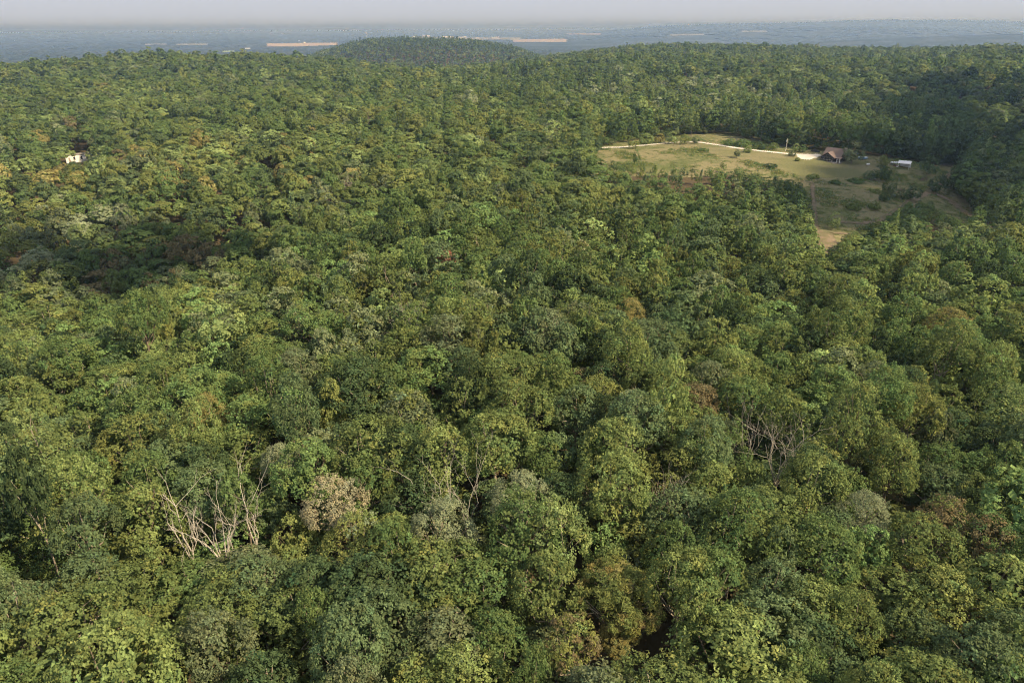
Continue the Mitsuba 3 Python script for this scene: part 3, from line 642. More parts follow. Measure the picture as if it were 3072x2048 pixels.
# ------------------------------------------------------------------ single trees and shrubs in the clearing
OPEN_TREES = [  # base pixel, width and height in pixels, colour, second, label
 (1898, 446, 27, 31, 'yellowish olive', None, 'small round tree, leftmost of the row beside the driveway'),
 (1938, 434, 33, 30, 'bright yellow green', None, 'small round tree, second of the row beside the driveway'),  # bright yellow green in this row: sunlight put into the leaf colour
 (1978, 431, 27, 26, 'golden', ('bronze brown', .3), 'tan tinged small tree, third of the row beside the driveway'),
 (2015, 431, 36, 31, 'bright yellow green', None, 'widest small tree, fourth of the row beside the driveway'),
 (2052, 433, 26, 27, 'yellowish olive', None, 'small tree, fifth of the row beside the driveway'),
 (2086, 431, 22, 18, 'grey green', ('bronze brown', .3), 'grey brown shrub at the bend of the driveway'),
 (1797, 449, 24, 36, 'dark green', None, 'dark upright tree at the left end of the driveway'),
 (2244, 458, 22, 16, 'bright yellow green', None, 'round yellow green shrub on the lawn edge by the driveway'),
 (2210, 474, 18, 24, 'grey green', ('bronze brown', .5), 'brownish upright shrub on the lawn below the driveway'),
 (2374, 470, 17, 17, 'grey green', ('bronze brown', .6), 'brownish shrub by the driveway just left of the gravel pad'),
 (2392, 484, 12, 10, 'yellowish olive', None, 'tiny yellowish bush in front of the gravel pad'),
 (2292, 418, 26, 28, 'golden', ('bright yellow green', .5), 'yellow small tree behind the driveway'),
 (2190, 437, 36, 16, 'mid green', None, 'low green bush behind the driveway, left of three'),
 (2228, 440, 40, 18, 'mid green', None, 'low green bush behind the driveway, middle of three'),
 (2282, 447, 38, 18, 'dark green', None, 'low dark bush behind the driveway, right of three'),
 (2318, 449, 26, 18, 'olive', None, 'olive bush left of the pale utility pole'),
 (2386, 455, 22, 22, 'bright yellow green', None, 'light green sapling right of the pale utility pole'),
 (2406, 457, 20, 20, 'mid green', None, 'green sapling behind the gravel pad'),
 (2553, 491, 53, 60, 'grey green', ('silvery green', .35), 'large rounded silvery willow beside the cabin'),
 (2646, 502, 33, 32, 'yellowish olive', None, 'cone shaped yellowish tree left of the open shed'),
 (2640, 542, 46, 40, 'dark green', None, 'dark bushy tree in the weeds below the lawn'),
 (2606, 540, 30, 24, 'bluish green', None, 'bluish bush left of the dark bushy tree'),
 (2780, 524, 44, 50, 'bluish green', None, 'rounded tree right of the open shed'),
 (2664, 580, 34, 38, 'dark green', None, 'dark round tree beside the dirt track, left one'),
 (2650, 604, 24, 24, 'dark green', None, 'small dark bush in front of the left dark round tree'),
 (2684, 596, 28, 26, 'grey green', ('silvery green', .3), 'grey twiggy bush between the two dark round trees'),
 (2727, 601, 45, 40, 'dark green', None, 'dark round tree beside the dirt track, right one'),
 (2497, 688, 33, 48, 'bright yellow green', None, 'bright yellow green tree standing alone above the bare dirt'),
 (2560, 629, 34, 16, 'olive', None, 'low bush in the lower grassland, left of two'),
 (2622, 630, 34, 22, 'olive', None, 'low bush in the lower grassland, right of two'),
 (2504, 552, 26, 10, 'mid green', None, 'low bright green bush at the foot of the lawn'),
 (2570, 548, 40, 10, 'mid green', None, 'long low bush at the foot of the lawn'),
 (2440, 535, 30, 10, 'olive', None, 'low olive bush at the lower corner of the lawn'),
 (2310, 503, 30, 10, 'dark green', None, 'low dark bush along the lawn edge'),
 (2806, 578, 44, 46, 'dark green', None, 'dark tree right of the dirt track fork'),
 (2852, 566, 56, 56, 'dark green', None, 'large dark tree between the two arms of the dirt track'),
 (2905, 592, 60, 62, 'mid green', ('dark green', .4), 'large dark tree above the right arm of the dirt track'),
 (2940, 640, 56, 50, 'dark green', None, 'dark bushy tree beside the right arm of the dirt track'),
 (2110, 454, 26, 7, 'mid green', None, 'low green weed patch in the upper grassland'),
]
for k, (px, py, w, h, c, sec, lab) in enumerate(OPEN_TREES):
    p = at(px, py); q = ppm(p); R, H = w / q / 2 * 1.08, h / q * 1.12
    Hc = H * .56
    if 'cone' in lab or 'left end of the driveway' in lab:
        (v, f, cl), cc = conifer(900 + k, c, 60, 8, 3, .55, R=R * 1.1, z0=.4, z1=H, power=.45)
    else:
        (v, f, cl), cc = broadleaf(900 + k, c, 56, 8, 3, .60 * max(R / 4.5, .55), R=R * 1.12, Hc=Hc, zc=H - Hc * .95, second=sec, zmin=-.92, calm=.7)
    name = numbered('shrub' if H < 4 else 'broadleaf_tree')
    M = xf(p[0], p[1], p[2], 0, 1, 1, 1)
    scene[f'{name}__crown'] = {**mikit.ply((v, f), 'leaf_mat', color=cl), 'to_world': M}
    scene[f'{name}__trunk'] = {**mikit.ply(limb(np.random.default_rng(k), np.array([0, 0, -.5]), np.array([.1, 0, H * .7]), max(.05, H * .018), .03, 5, .04, 6), 'bark_mat', smooth=True), 'to_world': M}
    tag(name, lab, 'shrub' if H < 4 else 'tree')
# weeds and rough grass tufts
wr = np.random.default_rng(5)
wm = []
for k, c in enumerate(('olive', 'mid green', 'golden', 'yellowish olive')):
    n = 26; pts = wr.normal(size=(n, 3)) * [.42, .42, .16] + [0, 0, .32]
    wm.append(leaf_mesh(pts, unit(wr.normal(size=(n, 3)) + [0, 0, .6]), wr.uniform(.25, .55, n), .4, wr, jitter(wr, PAL[c], n, .2, .06)))
    scene[f'weed_stock_{k}'] = {'type': 'shapegroup', 'tuft': mikit.ply(wm[-1][:2], 'leaf_mat', color=wm[-1][2])}
cand = jgrid(40, 330, 190, 520, 1.25, 12)
cand = cand[contains_xy(MEADOW, cand[:, 0], cand[:, 1]) & ~contains_xy(DRIVE.union(PAD).buffer(1), cand[:, 0], cand[:, 1]) & ~contains_xy(LAWN, cand[:, 0], cand[:, 1]) & ~contains_xy(TRACK.buffer(.3), cand[:, 0], cand[:, 1])]
nn = meshkit.fbm(np.stack([cand[:, 0] / 16, cand[:, 1] / 22, 0 * cand[:, 0]], -1), 3, 4)
pw = sstep(.42, .72, nn) + .06
hot = np.array([at(x, y)[:2] for x, y in [(2095, 452), (2115, 455), (2140, 460), (2230, 488), (2260, 494), (2290, 500), (2330, 515), (2370, 528), (2420, 545), (2470, 548), (2520, 552), (2560, 548), (2600, 545), (2130, 468), (2080, 466), (2560, 660), (2580, 690), (2720, 530), (2760, 535)]])
pw = np.clip(pw + .8 * np.exp(-(np.min(np.hypot(cand[:, None, 0] - hot[None, :, 0], cand[:, None, 1] - hot[None, :, 1]), axis=1) / 4.0) ** 2), 0, 1)
sel = wr.random(len(cand)) < pw * .7
zc_ = g(cand[:, 0], cand[:, 1])
for n, i in enumerate(np.nonzero(sel)[0]):
    sc = wr.uniform(.5, 1.2) * (.7 + .9 * pw[i])
    scene[f'weeds__{n:05d}'] = {'type': 'instance', 'group': {'type': 'ref', 'id': f'weed_stock_{int(wr.choice(4, p=[.4, .3, .12, .18]))}'}, 'to_world': xf(cand[i, 0], cand[i, 1], zc_[i], wr.uniform(0, 6.28), sc, sc, sc)}
tag('weeds', 'weeds and rough grass tufts in the clearing', 'weeds', kind='stuff')

# ------------------------------------------------------------------ buildings and things by the clearing
def box(x0, x1, y0, y1, z0, z1):
    m = trimesh.creation.box(extents=(x1 - x0, y1 - y0, z1 - z0)); m.apply_translation(((x0 + x1) / 2, (y0 + y1) / 2, (z0 + z1) / 2)); return m
def gable_walls(x0, x1, y0, y1, eave, ridge, along='x', z0=-.4):
    poly = Polygon([(0, z0), (1, z0), (1, eave), (.5, ridge), (0, eave)])
    if along == 'x':
        m = trimesh.creation.extrude_polygon(Polygon([(y0 + a * (y1 - y0), b) for a, b in poly.exterior.coords[:-1]]), x1 - x0, engine='earcut')
        v = m.vertices.copy(); m.vertices = np.column_stack([x0 + v[:, 2], v[:, 0], v[:, 1]])
    else:
        m = trimesh.creation.extrude_polygon(Polygon([(x0 + a * (x1 - x0), b) for a, b in poly.exterior.coords[:-1]]), y1 - y0, engine='earcut')
        v = m.vertices.copy(); m.vertices = np.column_stack([v[:, 0], y1 - v[:, 2], v[:, 1]])
    m.fix_normals(); return m
def slab(p, th):
    p = np.asarray(p, float); n = unit(np.cross(p[1] - p[0], p[3] - p[0]))
    if n[2] < 0: p = p[::-1]; n = -n
    v = np.vstack([p, p + n * th]); f = [[3, 2, 1, 0], [4, 5, 6, 7]] + [[i, (i + 1) % 4, (i + 1) % 4 + 4, i + 4] for i in range(4)]
    f = np.array(f); return trimesh.Trimesh(v, np.vstack([f[:, [0, 1, 2]], f[:, [0, 2, 3]]]), process=False)
def gable_roof(x0, x1, y0, y1, eave, ridge, along='x', over=.5, th=.16):
    """two slabs just above the walls"""
    if along == 'y': x0, x1, y0, y1 = y0, y1, x0, x1
    ym = (y0 + y1) / 2; sl = (ridge - eave) / (ym - y0); e = eave - over * sl
    out = [slab([(x0 - over, y0 - over, e + .03), (x1 + over, y0 - over, e + .03), (x1 + over, ym, ridge + .03), (x0 - over, ym, ridge + .03)], th),
           slab([(x0 - over, ym, ridge + .03), (x1 + over, ym, ridge + .03), (x1 + over, y1 + over, e + .03), (x0 - over, y1 + over, e + .03)], th)]
    if along == 'y':
        for m in out: m.vertices = m.vertices[:, [1, 0, 2]]; m.invert()
    return out
def placed(parent, name, mesh, mat, M, smooth=False):
    key = numbered(f'{parent}__{name}')
    scene[key] = {**mikit.ply(mesh, mat, smooth=smooth), 'to_world': M}
    return key
def cat(ms): return trimesh.util.concatenate(ms)
# the cabin
hp = at(2492, 486); HM = xf(hp[0] + 1.2, hp[1] + 2.5, hp[2], math.radians(-50), 1, 1, 1)
c = numbered('cabin')
placed(c, 'wall', gable_walls(-4.6, 4.6, 0, 7.4, 2.7, 6.3, 'x'), 'dark_wood', HM)
placed(c, 'front_wall', gable_walls(-4.4, 3.0, -3.2, .1, 2.35, 4.75, 'y'), 'dark_wood', HM)
for sl in gable_roof(-4.6, 4.6, 0, 7.4, 2.7, 6.3, 'x', .6): placed(c, 'roof', sl, 'brown_shingle', HM)
wing = []
for sl in gable_roof(-4.4, 3.0, -3.2, 2.6, 2.35, 4.75, 'y', .6): placed(c, 'roof', sl, 'brown_shingle', HM)
for x0, x1, z0, z1 in ((-3.7, -2.4, .5, 2.0), (-2.1, -1.0, .4, 2.3), (-.5, .6, .4, 2.3), (1.0, 2.3, .5, 2.0), (-1.5, .1, 2.7, 3.6)):
    w = placed(c, 'window', box(x0, x1, -3.26, -3.205, z0, z1), 'dark_glass', HM)
    placed(w, 'frame', cat([box(x0 - .09, x0, -3.30, -3.203, z0 - .09, z1 + .09), box(x1, x1 + .09, -3.30, -3.203, z0 - .09, z1 + .09), box(x0, x1, -3.30, -3.203, z1, z1 + .09), box(x0, x1, -3.30, -3.203, z0 - .09, z0)]), 'grey_wood', HM)
placed(c, 'porch_floor', box(-4.9, 5.0, -4.9, -3.21, -.4, .28), 'grey_wood', HM)
placed(c, 'porch_floor', box(3.03, 6.2, -3.2, -.01, -.4, .28), 'grey_wood', HM)
for x in (-4.6, -2.2, .2, 2.6): placed(c, 'railing_post', box(x - .07, x + .07, -4.8, -4.66, .281, 1.25), 'stone_mat', HM)
placed(c, 'railing', box(-4.7, 2.75, -4.78, -4.68, 1.251, 1.36), 'stone_mat', HM)
placed(c, 'step', box(3.0, 4.6, -5.6, -4.91, -.4, .10), 'stone_mat', HM)
for x in (4.5, 6.0): placed(c, 'porch_post', box(x - .11, x + .11, -3.1, -2.88, .281, 2.3), 'white_metal', HM)
placed(c, 'porch_roof', slab([(3.05, -3.5, 2.3), (6.5, -3.5, 2.3), (6.5, -.7, 2.62), (3.05, -.7, 2.62)], .14), 'brown_shingle', HM)
dr_ = placed(c, 'door', box(3.5, 4.4, -.07, -.012, .29, 2.3), 'grey_wood', HM)
for y in (1.2, 3.1, 5.0): placed(c, 'window', box(4.61, 4.68, y, y + 1.1, .6, 2.1), 'dark_glass', HM)
placed(c, 'chimney', box(4.62, 5.5, 3.1, 4.3, 2.3, 6.9), 'stone_mat', HM)
tag(c, 'dark wooden cabin with brown gabled roof and front porch beside the lawn', 'cabin')
# the open shed
sp = at(2712, 503); SM = xf(sp[0], sp[1], sp[2], math.radians(-38), 1.0, 1.0, 1.0)
sh = numbered('open_shed')
for k, (x, y) in enumerate(((-2.6, -2.0), (2.6, -2.0), (-2.6, 2.0), (2.6, 2.0))): placed(sh, 'post', box(x - .11, x + .11, y - .11, y + .11, -.4, 2.48), 'white_metal', SM)
placed(sh, 'wall', box(-2.5, 2.5, 1.88, 1.98, -.4, 2.45), 'white_metal', SM)
placed(sh, 'wall', box(2.62, 2.72, -1.85, 1.85, 1.2, 2.45), 'white_metal', SM)
for sl in gable_roof(-2.7, 2.7, -2.1, 2.1, 2.5, 3.5, 'x', .35, .08): placed(sh, 'roof', sl, 'white_metal', SM)
placed(sh, 'lean_to_roof', slab([(-6.8, -2.0, 2.15), (-3.1, -2.0, 2.45), (-3.1, 1.6, 2.45), (-6.8, 1.6, 2.15)], .08), 'pale_roof', SM)
for x, y in ((-6.6, -1.8), (-6.6, 1.4)): placed(sh, 'post', box(x - .08, x + .08, y - .08, y + .08, -.4, 2.14), 'grey_wood', SM)
tag(sh, 'white roofed open shed with a lean-to right of the cabin', 'shed')
bd = trimesh.creation.icosphere(2, 1.0); bd.vertices *= [1.1, .7, .7]; bd.vertices *= 1 + .12 * (meshkit.noise(bd.vertices * 2.2, 3)[:, None] - .5)
scene['tarp_bundle'] = {**mikit.ply(bd, 'maroon_paint', smooth=True), 'to_world': SM @ T().translate([-4.2, -.6, .45])}
tag('tarp_bundle', 'dark maroon covered bundle under the shed lean-to', 'bundle')
drm = trimesh.creation.revolve(np.array([(0, 0), (.3, 0), (.32, .05), (.32, .45), (.34, .48), (.32, .51), (.32, .9), (.3, .95), (0, .95)]), sections=20)
scene['white_barrel'] = {**mikit.ply(drm, 'white_metal', smooth=35), 'to_world': SM @ T().translate([-3.0, -2.7, -.1])}
tag('white_barrel', 'white barrel at the front corner of the open shed', 'barrel')
# blue trailer, white tank, white boards
tp = at(2588, 479); TM = xf(tp[0], tp[1], tp[2], math.radians(-30), 1, 1, 1)
t_ = numbered('blue_trailer')
hull = trimesh.creation.extrude_polygon(Polygon([(-2.2, .5), (1.5, .5), (2.3, 1.0), (2.3, 1.25), (-2.2, 1.25)]), 1.7, engine='earcut')
v = hull.vertices.copy(); hull.vertices = np.column_stack([v[:, 0], .85 - v[:, 2], v[:, 1]]); hull.fix_normals()
placed(t_, 'body', hull, 'blue_paint', TM)
placed(t_, 'cover', cat([slab([(-2.2, -.8, 1.26), (2.1, -.8, 1.26), (2.1, 0, 1.6), (-2.2, 0, 1.6)], .05), slab([(-2.2, 0, 1.6), (2.1, 0, 1.6), (2.1, .8, 1.26), (-2.2, .8, 1.26)], .05)]), 'pale_roof', TM)
for y in (-.98, .98):
    wh = trimesh.creation.cylinder(.33, .18, sections=20); wh.apply_transform(trimesh.transformations.rotation_matrix(math.pi / 2, [1, 0, 0])); wh.apply_translation([-.5, y, .33])
    placed(t_, 'wheel', wh, 'dark_wood', TM, 30)
placed(t_, 'drawbar', box(2.31, 3.4, -.05, .05, .5, .6), 'grey_wood', TM)
tag(t_, 'blue covered boat trailer behind the willow', 'trailer')
kp = at(2607, 496)
cap = trimesh.creation.capsule(height=1.7, radius=.42, count=[16, 16]); cap.apply_translation([0, 0, -.85]); cap.apply_transform(trimesh.transformations.rotation_matrix(math.pi / 2, [0, 1, 0])); cap.apply_translation([0, 0, .62])
KM = xf(kp[0], kp[1], kp[2], .4, 1, 1, 1)
kt = numbered('gas_tank'); placed(kt, 'tank', cap, 'white_metal', KM, True)
for x in (-.6, .6): placed(kt, 'foot', box(x - .08, x + .08, -.3, .3, -.2, .24), 'grey_wood', KM)
tag(kt, 'white oblong tank on the grass between willow and shed', 'tank')
bp_ = at(2617, 540); BM = xf(bp_[0], bp_[1], bp_[2] + .35, .3, 1, 1, 1)
pn = numbered('board_stack')
for k in range(3): placed(pn, 'board', box(-1.3 + .1 * k, 1.3 - .07 * k, -.5 + .1 * k, .4 + .05 * k, .14 * k, .14 * k + .12), 'white_metal', BM)
tag(pn, 'white boards lying in the weeds below the lawn', 'boards')
# dark pickup at the end of the driveway
cp = at(2452, 463); CM = xf(cp[0] + 1, cp[1] + 5.5, cp[2] + .1, math.radians(-20), 1, 1, 1)
ck = numbered('parked_car')
bodyp = Polygon([(-2.3, .45), (2.3, .45), (2.35, .85), (1.3, 1.0), (.75, 1.55), (-1.5, 1.58), (-2.2, 1.05), (-2.35, .9)]).buffer(-.08).buffer(.08)
bm = trimesh.creation.extrude_polygon(bodyp, 1.75, engine='earcut'); v = bm.vertices.copy(); bm.vertices = np.column_stack([v[:, 0], .875 - v[:, 2], v[:, 1]]); bm.fix_normals()
scene['car_paint'] = principled((.03, .032, .036), .3, .5)
placed(ck, 'body', bm, 'car_paint', CM, 30)
for y0, y1 in ((-.90, -.882), (.882, .90)): placed(ck, 'window', box(-1.3, .55, y0, y1, 1.08, 1.45), 'dark_glass', CM)
for x in (-1.45, 1.45):
    for y in (-.9, .9):
        wh = trimesh.creation.cylinder(.34, .2, sections=20); wh.apply_transform(trimesh.transformations.rotation_matrix(math.pi / 2, [1, 0, 0])); wh.apply_translation([x, y, .34]); placed(ck, 'wheel', wh, 'dark_wood', CM, 30)
tag(ck, 'dark car parked at the driveway end left of the cabin', 'car')
# utility poles
def pole(px, py, top_px, label, mat, arm=True, lean=0):
    p = at(px, py); H = (py - top_px) / ppm(p) * 1.01; M = xf(p[0], p[1], p[2], .5, 1, 1, 1)
    k = numbered('utility_pole')
    placed(k, 'pole', tube([(0, 0, -.5), (lean * .5, 0, H * .5), (lean, 0, H)], [.17, .15, .12], 10), mat, M, True)
    if arm:
        placed(k, 'crossarm', box(lean - .95, lean + .95, -.21, -.11, H - .65, H - .53), 'grey_wood', M)
        tr = trimesh.creation.cylinder(.25, .8, sections=18); tr.apply_translation([lean + .05, .40, H - 1.5]); placed(k, 'transformer', tr, 'pale_roof', M, 30)
    tag(k, label, 'utility pole')
scene['pale_pole_mat'] = principled((.62, .57, .48), .8, .2)
pole(2356, 455, 417, 'pale utility pole with transformer beside the driveway', 'pale_pole_mat', True, .3)
pole(2073, 412, 383, 'thin brown utility pole at the wood edge above the driveway bend', 'bark_mat', False)
pole(2280, 430, 398, 'thin brown utility pole among the bushes behind the driveway', 'bark_mat', False)
# the white building in the trees on the left
q = ppm(WHITE); L2 = 68 / q / 2
az_ = math.atan2(WHITE[0], WHITE[1])
WM = xf(WHITE[0], WHITE[1], WHITE[2], -az_ + .08, 1, 1, 1)
wb = numbered('white_building'); hh = 21 / q
placed(wb, 'wall', box(-L2, L2, 0, 5.5, -1.0, hh), 'white_metal', WM)
for x in np.arange(-L2 + .6, L2 - .2, 1.2): placed(wb, 'wall_rib', box(x - .05, x + .05, -.06, -.003, -.6, hh - .12), 'pale_roof', WM)
for x in (-L2 * .35, L2 * .2, L2 * .62): placed(wb, 'window', box(x - .5, x + .5, -.10, -.062, hh * .35, hh * .75), 'dark_glass', WM)
for sl in gable_roof(-L2, L2, 0, 5.5, hh, hh + .55, 'x', .3, .12): placed(wb, 'roof', sl, 'grey_wood', WM)
placed(wb, 'door', box(-L2 * .8, -L2 * .8 + .95, -.10, -.062, -.3, hh * .72), 'stone_mat', WM)
tag(wb, 'white ribbed building half hidden by trees on the left slope', 'building')
# the pale roofed house at the far right
q = ppm(FARROOF); L2 = 54 / q / 2; az_ = math.atan2(FARROOF[0], FARROOF[1])
FM = xf(FARROOF[0], FARROOF[1], FARROOF[2], -az_ - .1, 1, 1, 1)
fh = numbered('pale_roofed_house')
placed(fh, 'wall', gable_walls(-L2, L2, 0, 9, 3.2, 5.6, 'x'), 'white_metal', FM)
for sl in gable_roof(-L2, L2, 0, 9, 3.2, 5.6, 'x', .6): placed(fh, 'roof', sl, 'pale_roof', FM)
placed(fh, 'porch_roof', slab([(-L2 - 3.5, -3, 2.3), (L2 * .2, -3, 2.3), (L2 * .2, -.7, 2.9), (-L2 - 3.5, -.7, 2.9)], .15), 'pale_roof', FM)
placed(fh, 'annex', gable_walls(L2 * .45, L2 + 3.0, 9.02, 15, 3.0, 5.2, 'x'), 'rust_roof', FM)
for x in np.linspace(-L2 * .7, L2 * .7, 5): placed(fh, 'window', box(x - .7, x + .7, -.06, -.004, 1.0, 2.3), 'dark_glass', FM)
tag(fh, 'long house with pale metal roof among the trees at the far right', 'house')

# ------------------------------------------------------------------ the valley plain: fields, woods, buildings
def field(pts, mat, label):
    k = numbered('field')
    poly = ground_poly(pts)
    step = max(20.0, math.sqrt(poly.area) / 40)
    scene[k] = mikit.ply(drape(poly, 1.2, step), mat, smooth=True)
    tag(k, label, 'field', kind='structure'); return poly
FIELDS = [
 field([(792, 131), (1012, 129), (1012, 136), (900, 140), (800, 140)], 'tan_field_mat', 'tan bare field on the plain left of the wooded hill'),
 field([(1540, 118), (1700, 117), (1700, 127), (1540, 127)], 'tan_field_mat', 'wide tan field beyond the wooded hill on its right'),
 field([(1700, 101), (1802, 100.5), (1802, 105.5), (1700, 104.5)], 'tan_field_mat', 'narrow tan field far out on the plain'),
 field([(1225, 113), (1560, 113), (1560, 121), (1225, 120)], 'pale_field_mat', 'pale strip of open land around the far sheds'),
 field([(430, 133), (498, 132), (498, 135), (430, 136)], 'pale_field_mat', 'pale thin field on the left plain'),
 field([(530, 132.5), (624, 132), (624, 135.5), (530, 136)], 'pale_field_mat', 'pale thin field left of the tan bare field'),
 field([(668, 154), (706, 152), (706, 157), (668, 158)], 'green_field_mat', 'small green field behind the left ridge'),
 field([(2010, 104), (2130, 102.5), (2130, 106), (2010, 108)], 'pale_field_mat', 'pale clearing on the right plain'),
 field([(2225, 93), (2300, 93), (2300, 97), (2225, 97)], 'pale_field_mat', 'pinkish quarry on the far plateau'),
]
fr = np.random.default_rng(11)
lumps = []
for k in range(6):
    m = trimesh.creation.icosphere(2, 1.0); m = m.slice_plane([0, 0, -.05], [0, 0, 1])
    v = np.array(m.vertices); v *= (1 + .5 * (meshkit.fbm(v * 2.3, 2, k) - .5))[:, None]; v[:, 2] = np.sign(v[:, 2]) * np.abs(v[:, 2]) ** .5 * (1 + .5 * (meshkit.noise(v * 4.5, k) - .5))
    base_c = np.array([(.036, .050, .030), (.046, .058, .032), (.032, .046, .030), (.050, .060, .034), (.040, .052, .028), (.044, .052, .030)][k])
    cl = base_c * np.exp(fr.normal(0, .18, (len(v), 1)))
    scene[f'wood_stock_{k}'] = {'type': 'shapegroup', 'wood': mikit.ply((v, np.array(m.faces)), 'far_leaf_mat', smooth=True, color=cl)}
scene['far_leaf_mat'] = {'type': 'twosided', 'b': {'type': 'diffuse', 'reflectance': {'type': 'mesh_attribute', 'name': 'vertex_color'}}}
fn = 0
allf = [f for f in FIELDS]
nb = 9000
Dw = np.exp(fr.uniform(math.log(2600), math.log(24000), nb)); aw = fr.uniform(-.80, .80, nb); ux = np.tan(aw) * .0 + fr.uniform(-.80, .80, nb)
X, Y = ux * Dw, Dw
dens = meshkit.fbm(np.stack([X / 1500, Y / 2200, 0 * X], -1), 3, 31)
zz = g(X, Y)
onhill = ((X + 250) / 440) ** 2 + ((Y - 2250) / 420) ** 2 < 1.3
az = np.degrees(np.arctan2(X, Y))
okw = (dens > .38) & ~onhill & ~((Dw < 3400) & (az > -7))
for i in np.nonzero(okw)[0]:
    wd = fr.uniform(28, 70) * (Dw[i] / 5000) ** .6
    skip = False
    for f in allf:
        t = np.array([X[i], Y[i]]); u_ = t / np.linalg.norm(t)
        if f.distance(LineString([t, t + u_ * 560])) < wd * .9: skip = True; break
    if skip: continue
    scene[f'far_woods__{fn:05d}'] = {'type': 'instance', 'group': {'type': 'ref', 'id': f'wood_stock_{int(fr.integers(6))}'},
        'to_world': xf(X[i], Y[i], zz[i] - 1, fr.uniform(0, 6.28), wd * fr.uniform(.7, 2.2), wd * fr.uniform(.6, 1.4), fr.uniform(13, 21))}
    fn += 1
tag('far_woods', 'distant woods spread over the valley plain', 'woods', kind='stuff')
FARB = [(1246, 117, 17, 6, 'white flat shed at the left end of the far shed row'), (1278, 113, 22, 6, 'pale tall shed standing behind the far shed row'), (1345, 117, 30, 7, 'largest white arched shed of the far shed row'),
        (1388, 117, 24, 6, 'white shed right of the largest far shed'), (1432, 118, 9, 4, 'small white shed near the middle of the far shed row'), (1486, 116, 22, 4, 'long low white shed at the right end of the far shed row'),
        (47, 125, 7, 3, 'tiny white building far out on the left plain'), (186, 144, 8, 3, 'tiny white building behind the left ridge, left one of two'), (241, 145, 8, 3, 'tiny white building behind the left ridge, right one of two'),
        (615, 160, 18, 4, 'low reddish roofed building just behind the left ridge'), (743, 149, 14, 4, 'white farm building behind the left ridge near the tan field'), (897, 128, 4, 5, 'small white tall building at the tan field'),
        (914, 130, 6, 3, 'small white building right of the tall one at the tan field'), (955, 127, 16, 3, 'row like white building at the rear of the tan field'), (815, 104, 12, 3, 'white building far out above the tan field, left one'), (848, 104, 9, 3, 'white building far out above the tan field, right one'),
        (3066, 101, 12, 4, 'white building on the plateau at the right edge')]
for k, (px, py, w, h, lab) in enumerate(FARB):
    p = at(px, py); q = ppm(p); L2 = w / q / 2; H = max(h / q, 5); M = xf(p[0], p[1], p[2], -math.atan2(p[0], p[1]) + fr.uniform(-.2, .2), 1, 1, 1)
    name = numbered('far_building'); dp = min(L2 * 1.2, 40)
    placed(name, 'wall', gable_walls(-L2, L2, 0, dp, H * .72, H, 'x', -2), 'white_metal', M)
    for sl in gable_roof(-L2, L2, 0, dp, H * .72, H, 'x', .8, .5): placed(name, 'roof', sl, 'rust_roof' if 'reddish' in lab else 'pale_roof', M)
    tag(name, lab, 'building')
wp = at(1100, 113); q = ppm(wp); M = xf(wp[0], wp[1], wp[2], 0, 1, 1, 1); wt = numbered('water_tower'); Hh = 15 / q
placed(wt, 'tank', trimesh.creation.revolve(np.array([(0, Hh * .5), (Hh * .12, Hh * .52), (Hh * .2, Hh * .62), (Hh * .22, Hh * .75), (Hh * .18, Hh * .9), (Hh * .08, Hh * .98), (0, Hh)]), sections=20), 'white_metal', M, True)
placed(wt, 'column', trimesh.creation.revolve(np.array([(0, -2), (Hh * .08, -2), (Hh * .05, Hh * .1), (Hh * .04, Hh * .52), (0, Hh * .52)]), sections=16), 'white_metal', M, True)
tag(wt, 'white water tower behind the wooded hill', 'water tower')
for px, py, h, lab in ((316, 111, 16, 'thin radio mast on the left plain'), (582, 118, 20, 'taller thin radio mast left of the tan field')):
    p = at(px, py); Hm = h / ppm(p); k = numbered('radio_mast')
    scene[k] = {**mikit.ply(tube([(0, 0, -2), (0, 0, Hm * .6), (0, 0, Hm)], [2.0, 1.4, .6], 6), 'pale_roof', smooth=True), 'to_world': xf(p[0], p[1], p[2], 0, 1, 1, 1)}
    tag(k, lab, 'radio mast')

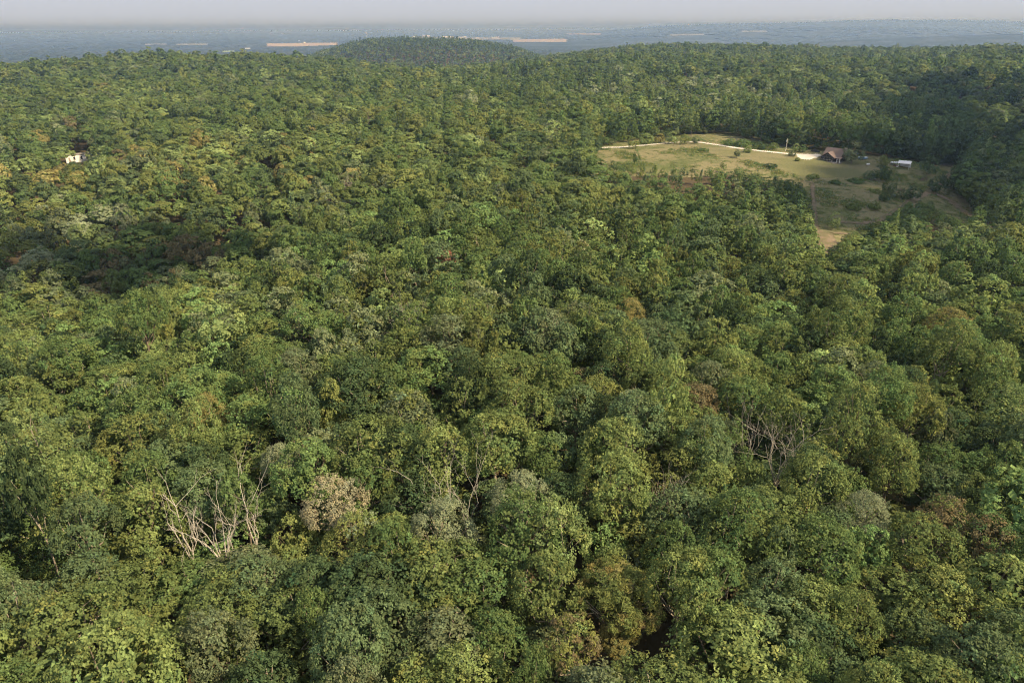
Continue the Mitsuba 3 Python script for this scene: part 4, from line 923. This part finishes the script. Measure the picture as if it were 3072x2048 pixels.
# ------------------------------------------------------------------ a cloud out of the frame; its shadow lies on the right of the clearing
CLOUD_PX = [((2880, 420), (230, 150), 62), ((2760, 360), (150, 80), 26), ((2960, 560), (160, 120), 30), ((2640, 610), (190, 90), 24), ((2690, 500), (90, 36), 7)]
CLOUD2_PX = [((230, 900), (340, 110), 22), ((540, 860), (200, 80), 8), ((80, 800), (140, 70), 6)]
cr_ = np.random.default_rng(3)
def puffs(spots):
    ps = []
    for (cx, cy), (rx, ry), n in spots:
        for k in range(n):
            r_, a_ = math.sqrt(cr_.random()), cr_.uniform(0, 6.28)
            p = at(cx + rx * r_ * math.cos(a_), cy + ry * r_ * math.sin(a_)); p[2] += 12
            p = p + SUN * (900 + cr_.uniform(-60, 60)) / SUN[2]
            m = trimesh.creation.icosphere(1, 1.0); m.vertices *= 1 + .35 * (meshkit.noise(m.vertices * 1.7 + k, 1)[:, None] - .5)
            m.apply_scale(cr_.uniform(9, 21) * (.6 if spots is CLOUD2_PX else 1)); m.apply_translation(p); ps.append(m)
    return cat(ps)
scene['cloud_mat'] = {'type': 'twosided', 'b': {'type': 'diffuse', 'reflectance': {'type': 'rgb', 'value': .85}}}
scene['cloud'] = mikit.ply(puffs(CLOUD_PX), 'cloud_mat', smooth=True)
scene['cloud_001'] = mikit.ply(puffs(CLOUD2_PX), 'cloud_mat', smooth=True)
tag('cloud_001', 'thin white cloud high above the camera, its shadow on the left hollow', 'cloud', kind='structure')
tag('cloud', 'small white cloud above the hills to the right', 'cloud', kind='structure')

# ------------------------------------------------------------------ haze
scene['haze_air'] = {'type': 'homogeneous', 'albedo': {'type': 'rgb', 'value': [0.80, 0.89, 0.97]},
                     'sigma_t': {'type': 'rgb', 'value': [1.0e-4, 1.3e-4, 1.9e-4]},
                     'phase': {'type': 'hg', 'g': 0.78}}
HZ0, HZ1 = PLAIN - 2.0, 130.0
scene['haze'] = {'type': 'cube', 'to_world': T().translate([0, 15000, (HZ0 + HZ1) / 2]).scale([50000, 50000, (HZ1 - HZ0) / 2]), 'bsdf': {'type': 'null'},
                 'interior': {'type': 'ref', 'id': 'haze_air'}}
tag('haze', 'thin bluish summer haze over the valley', 'haze', kind='stuff')
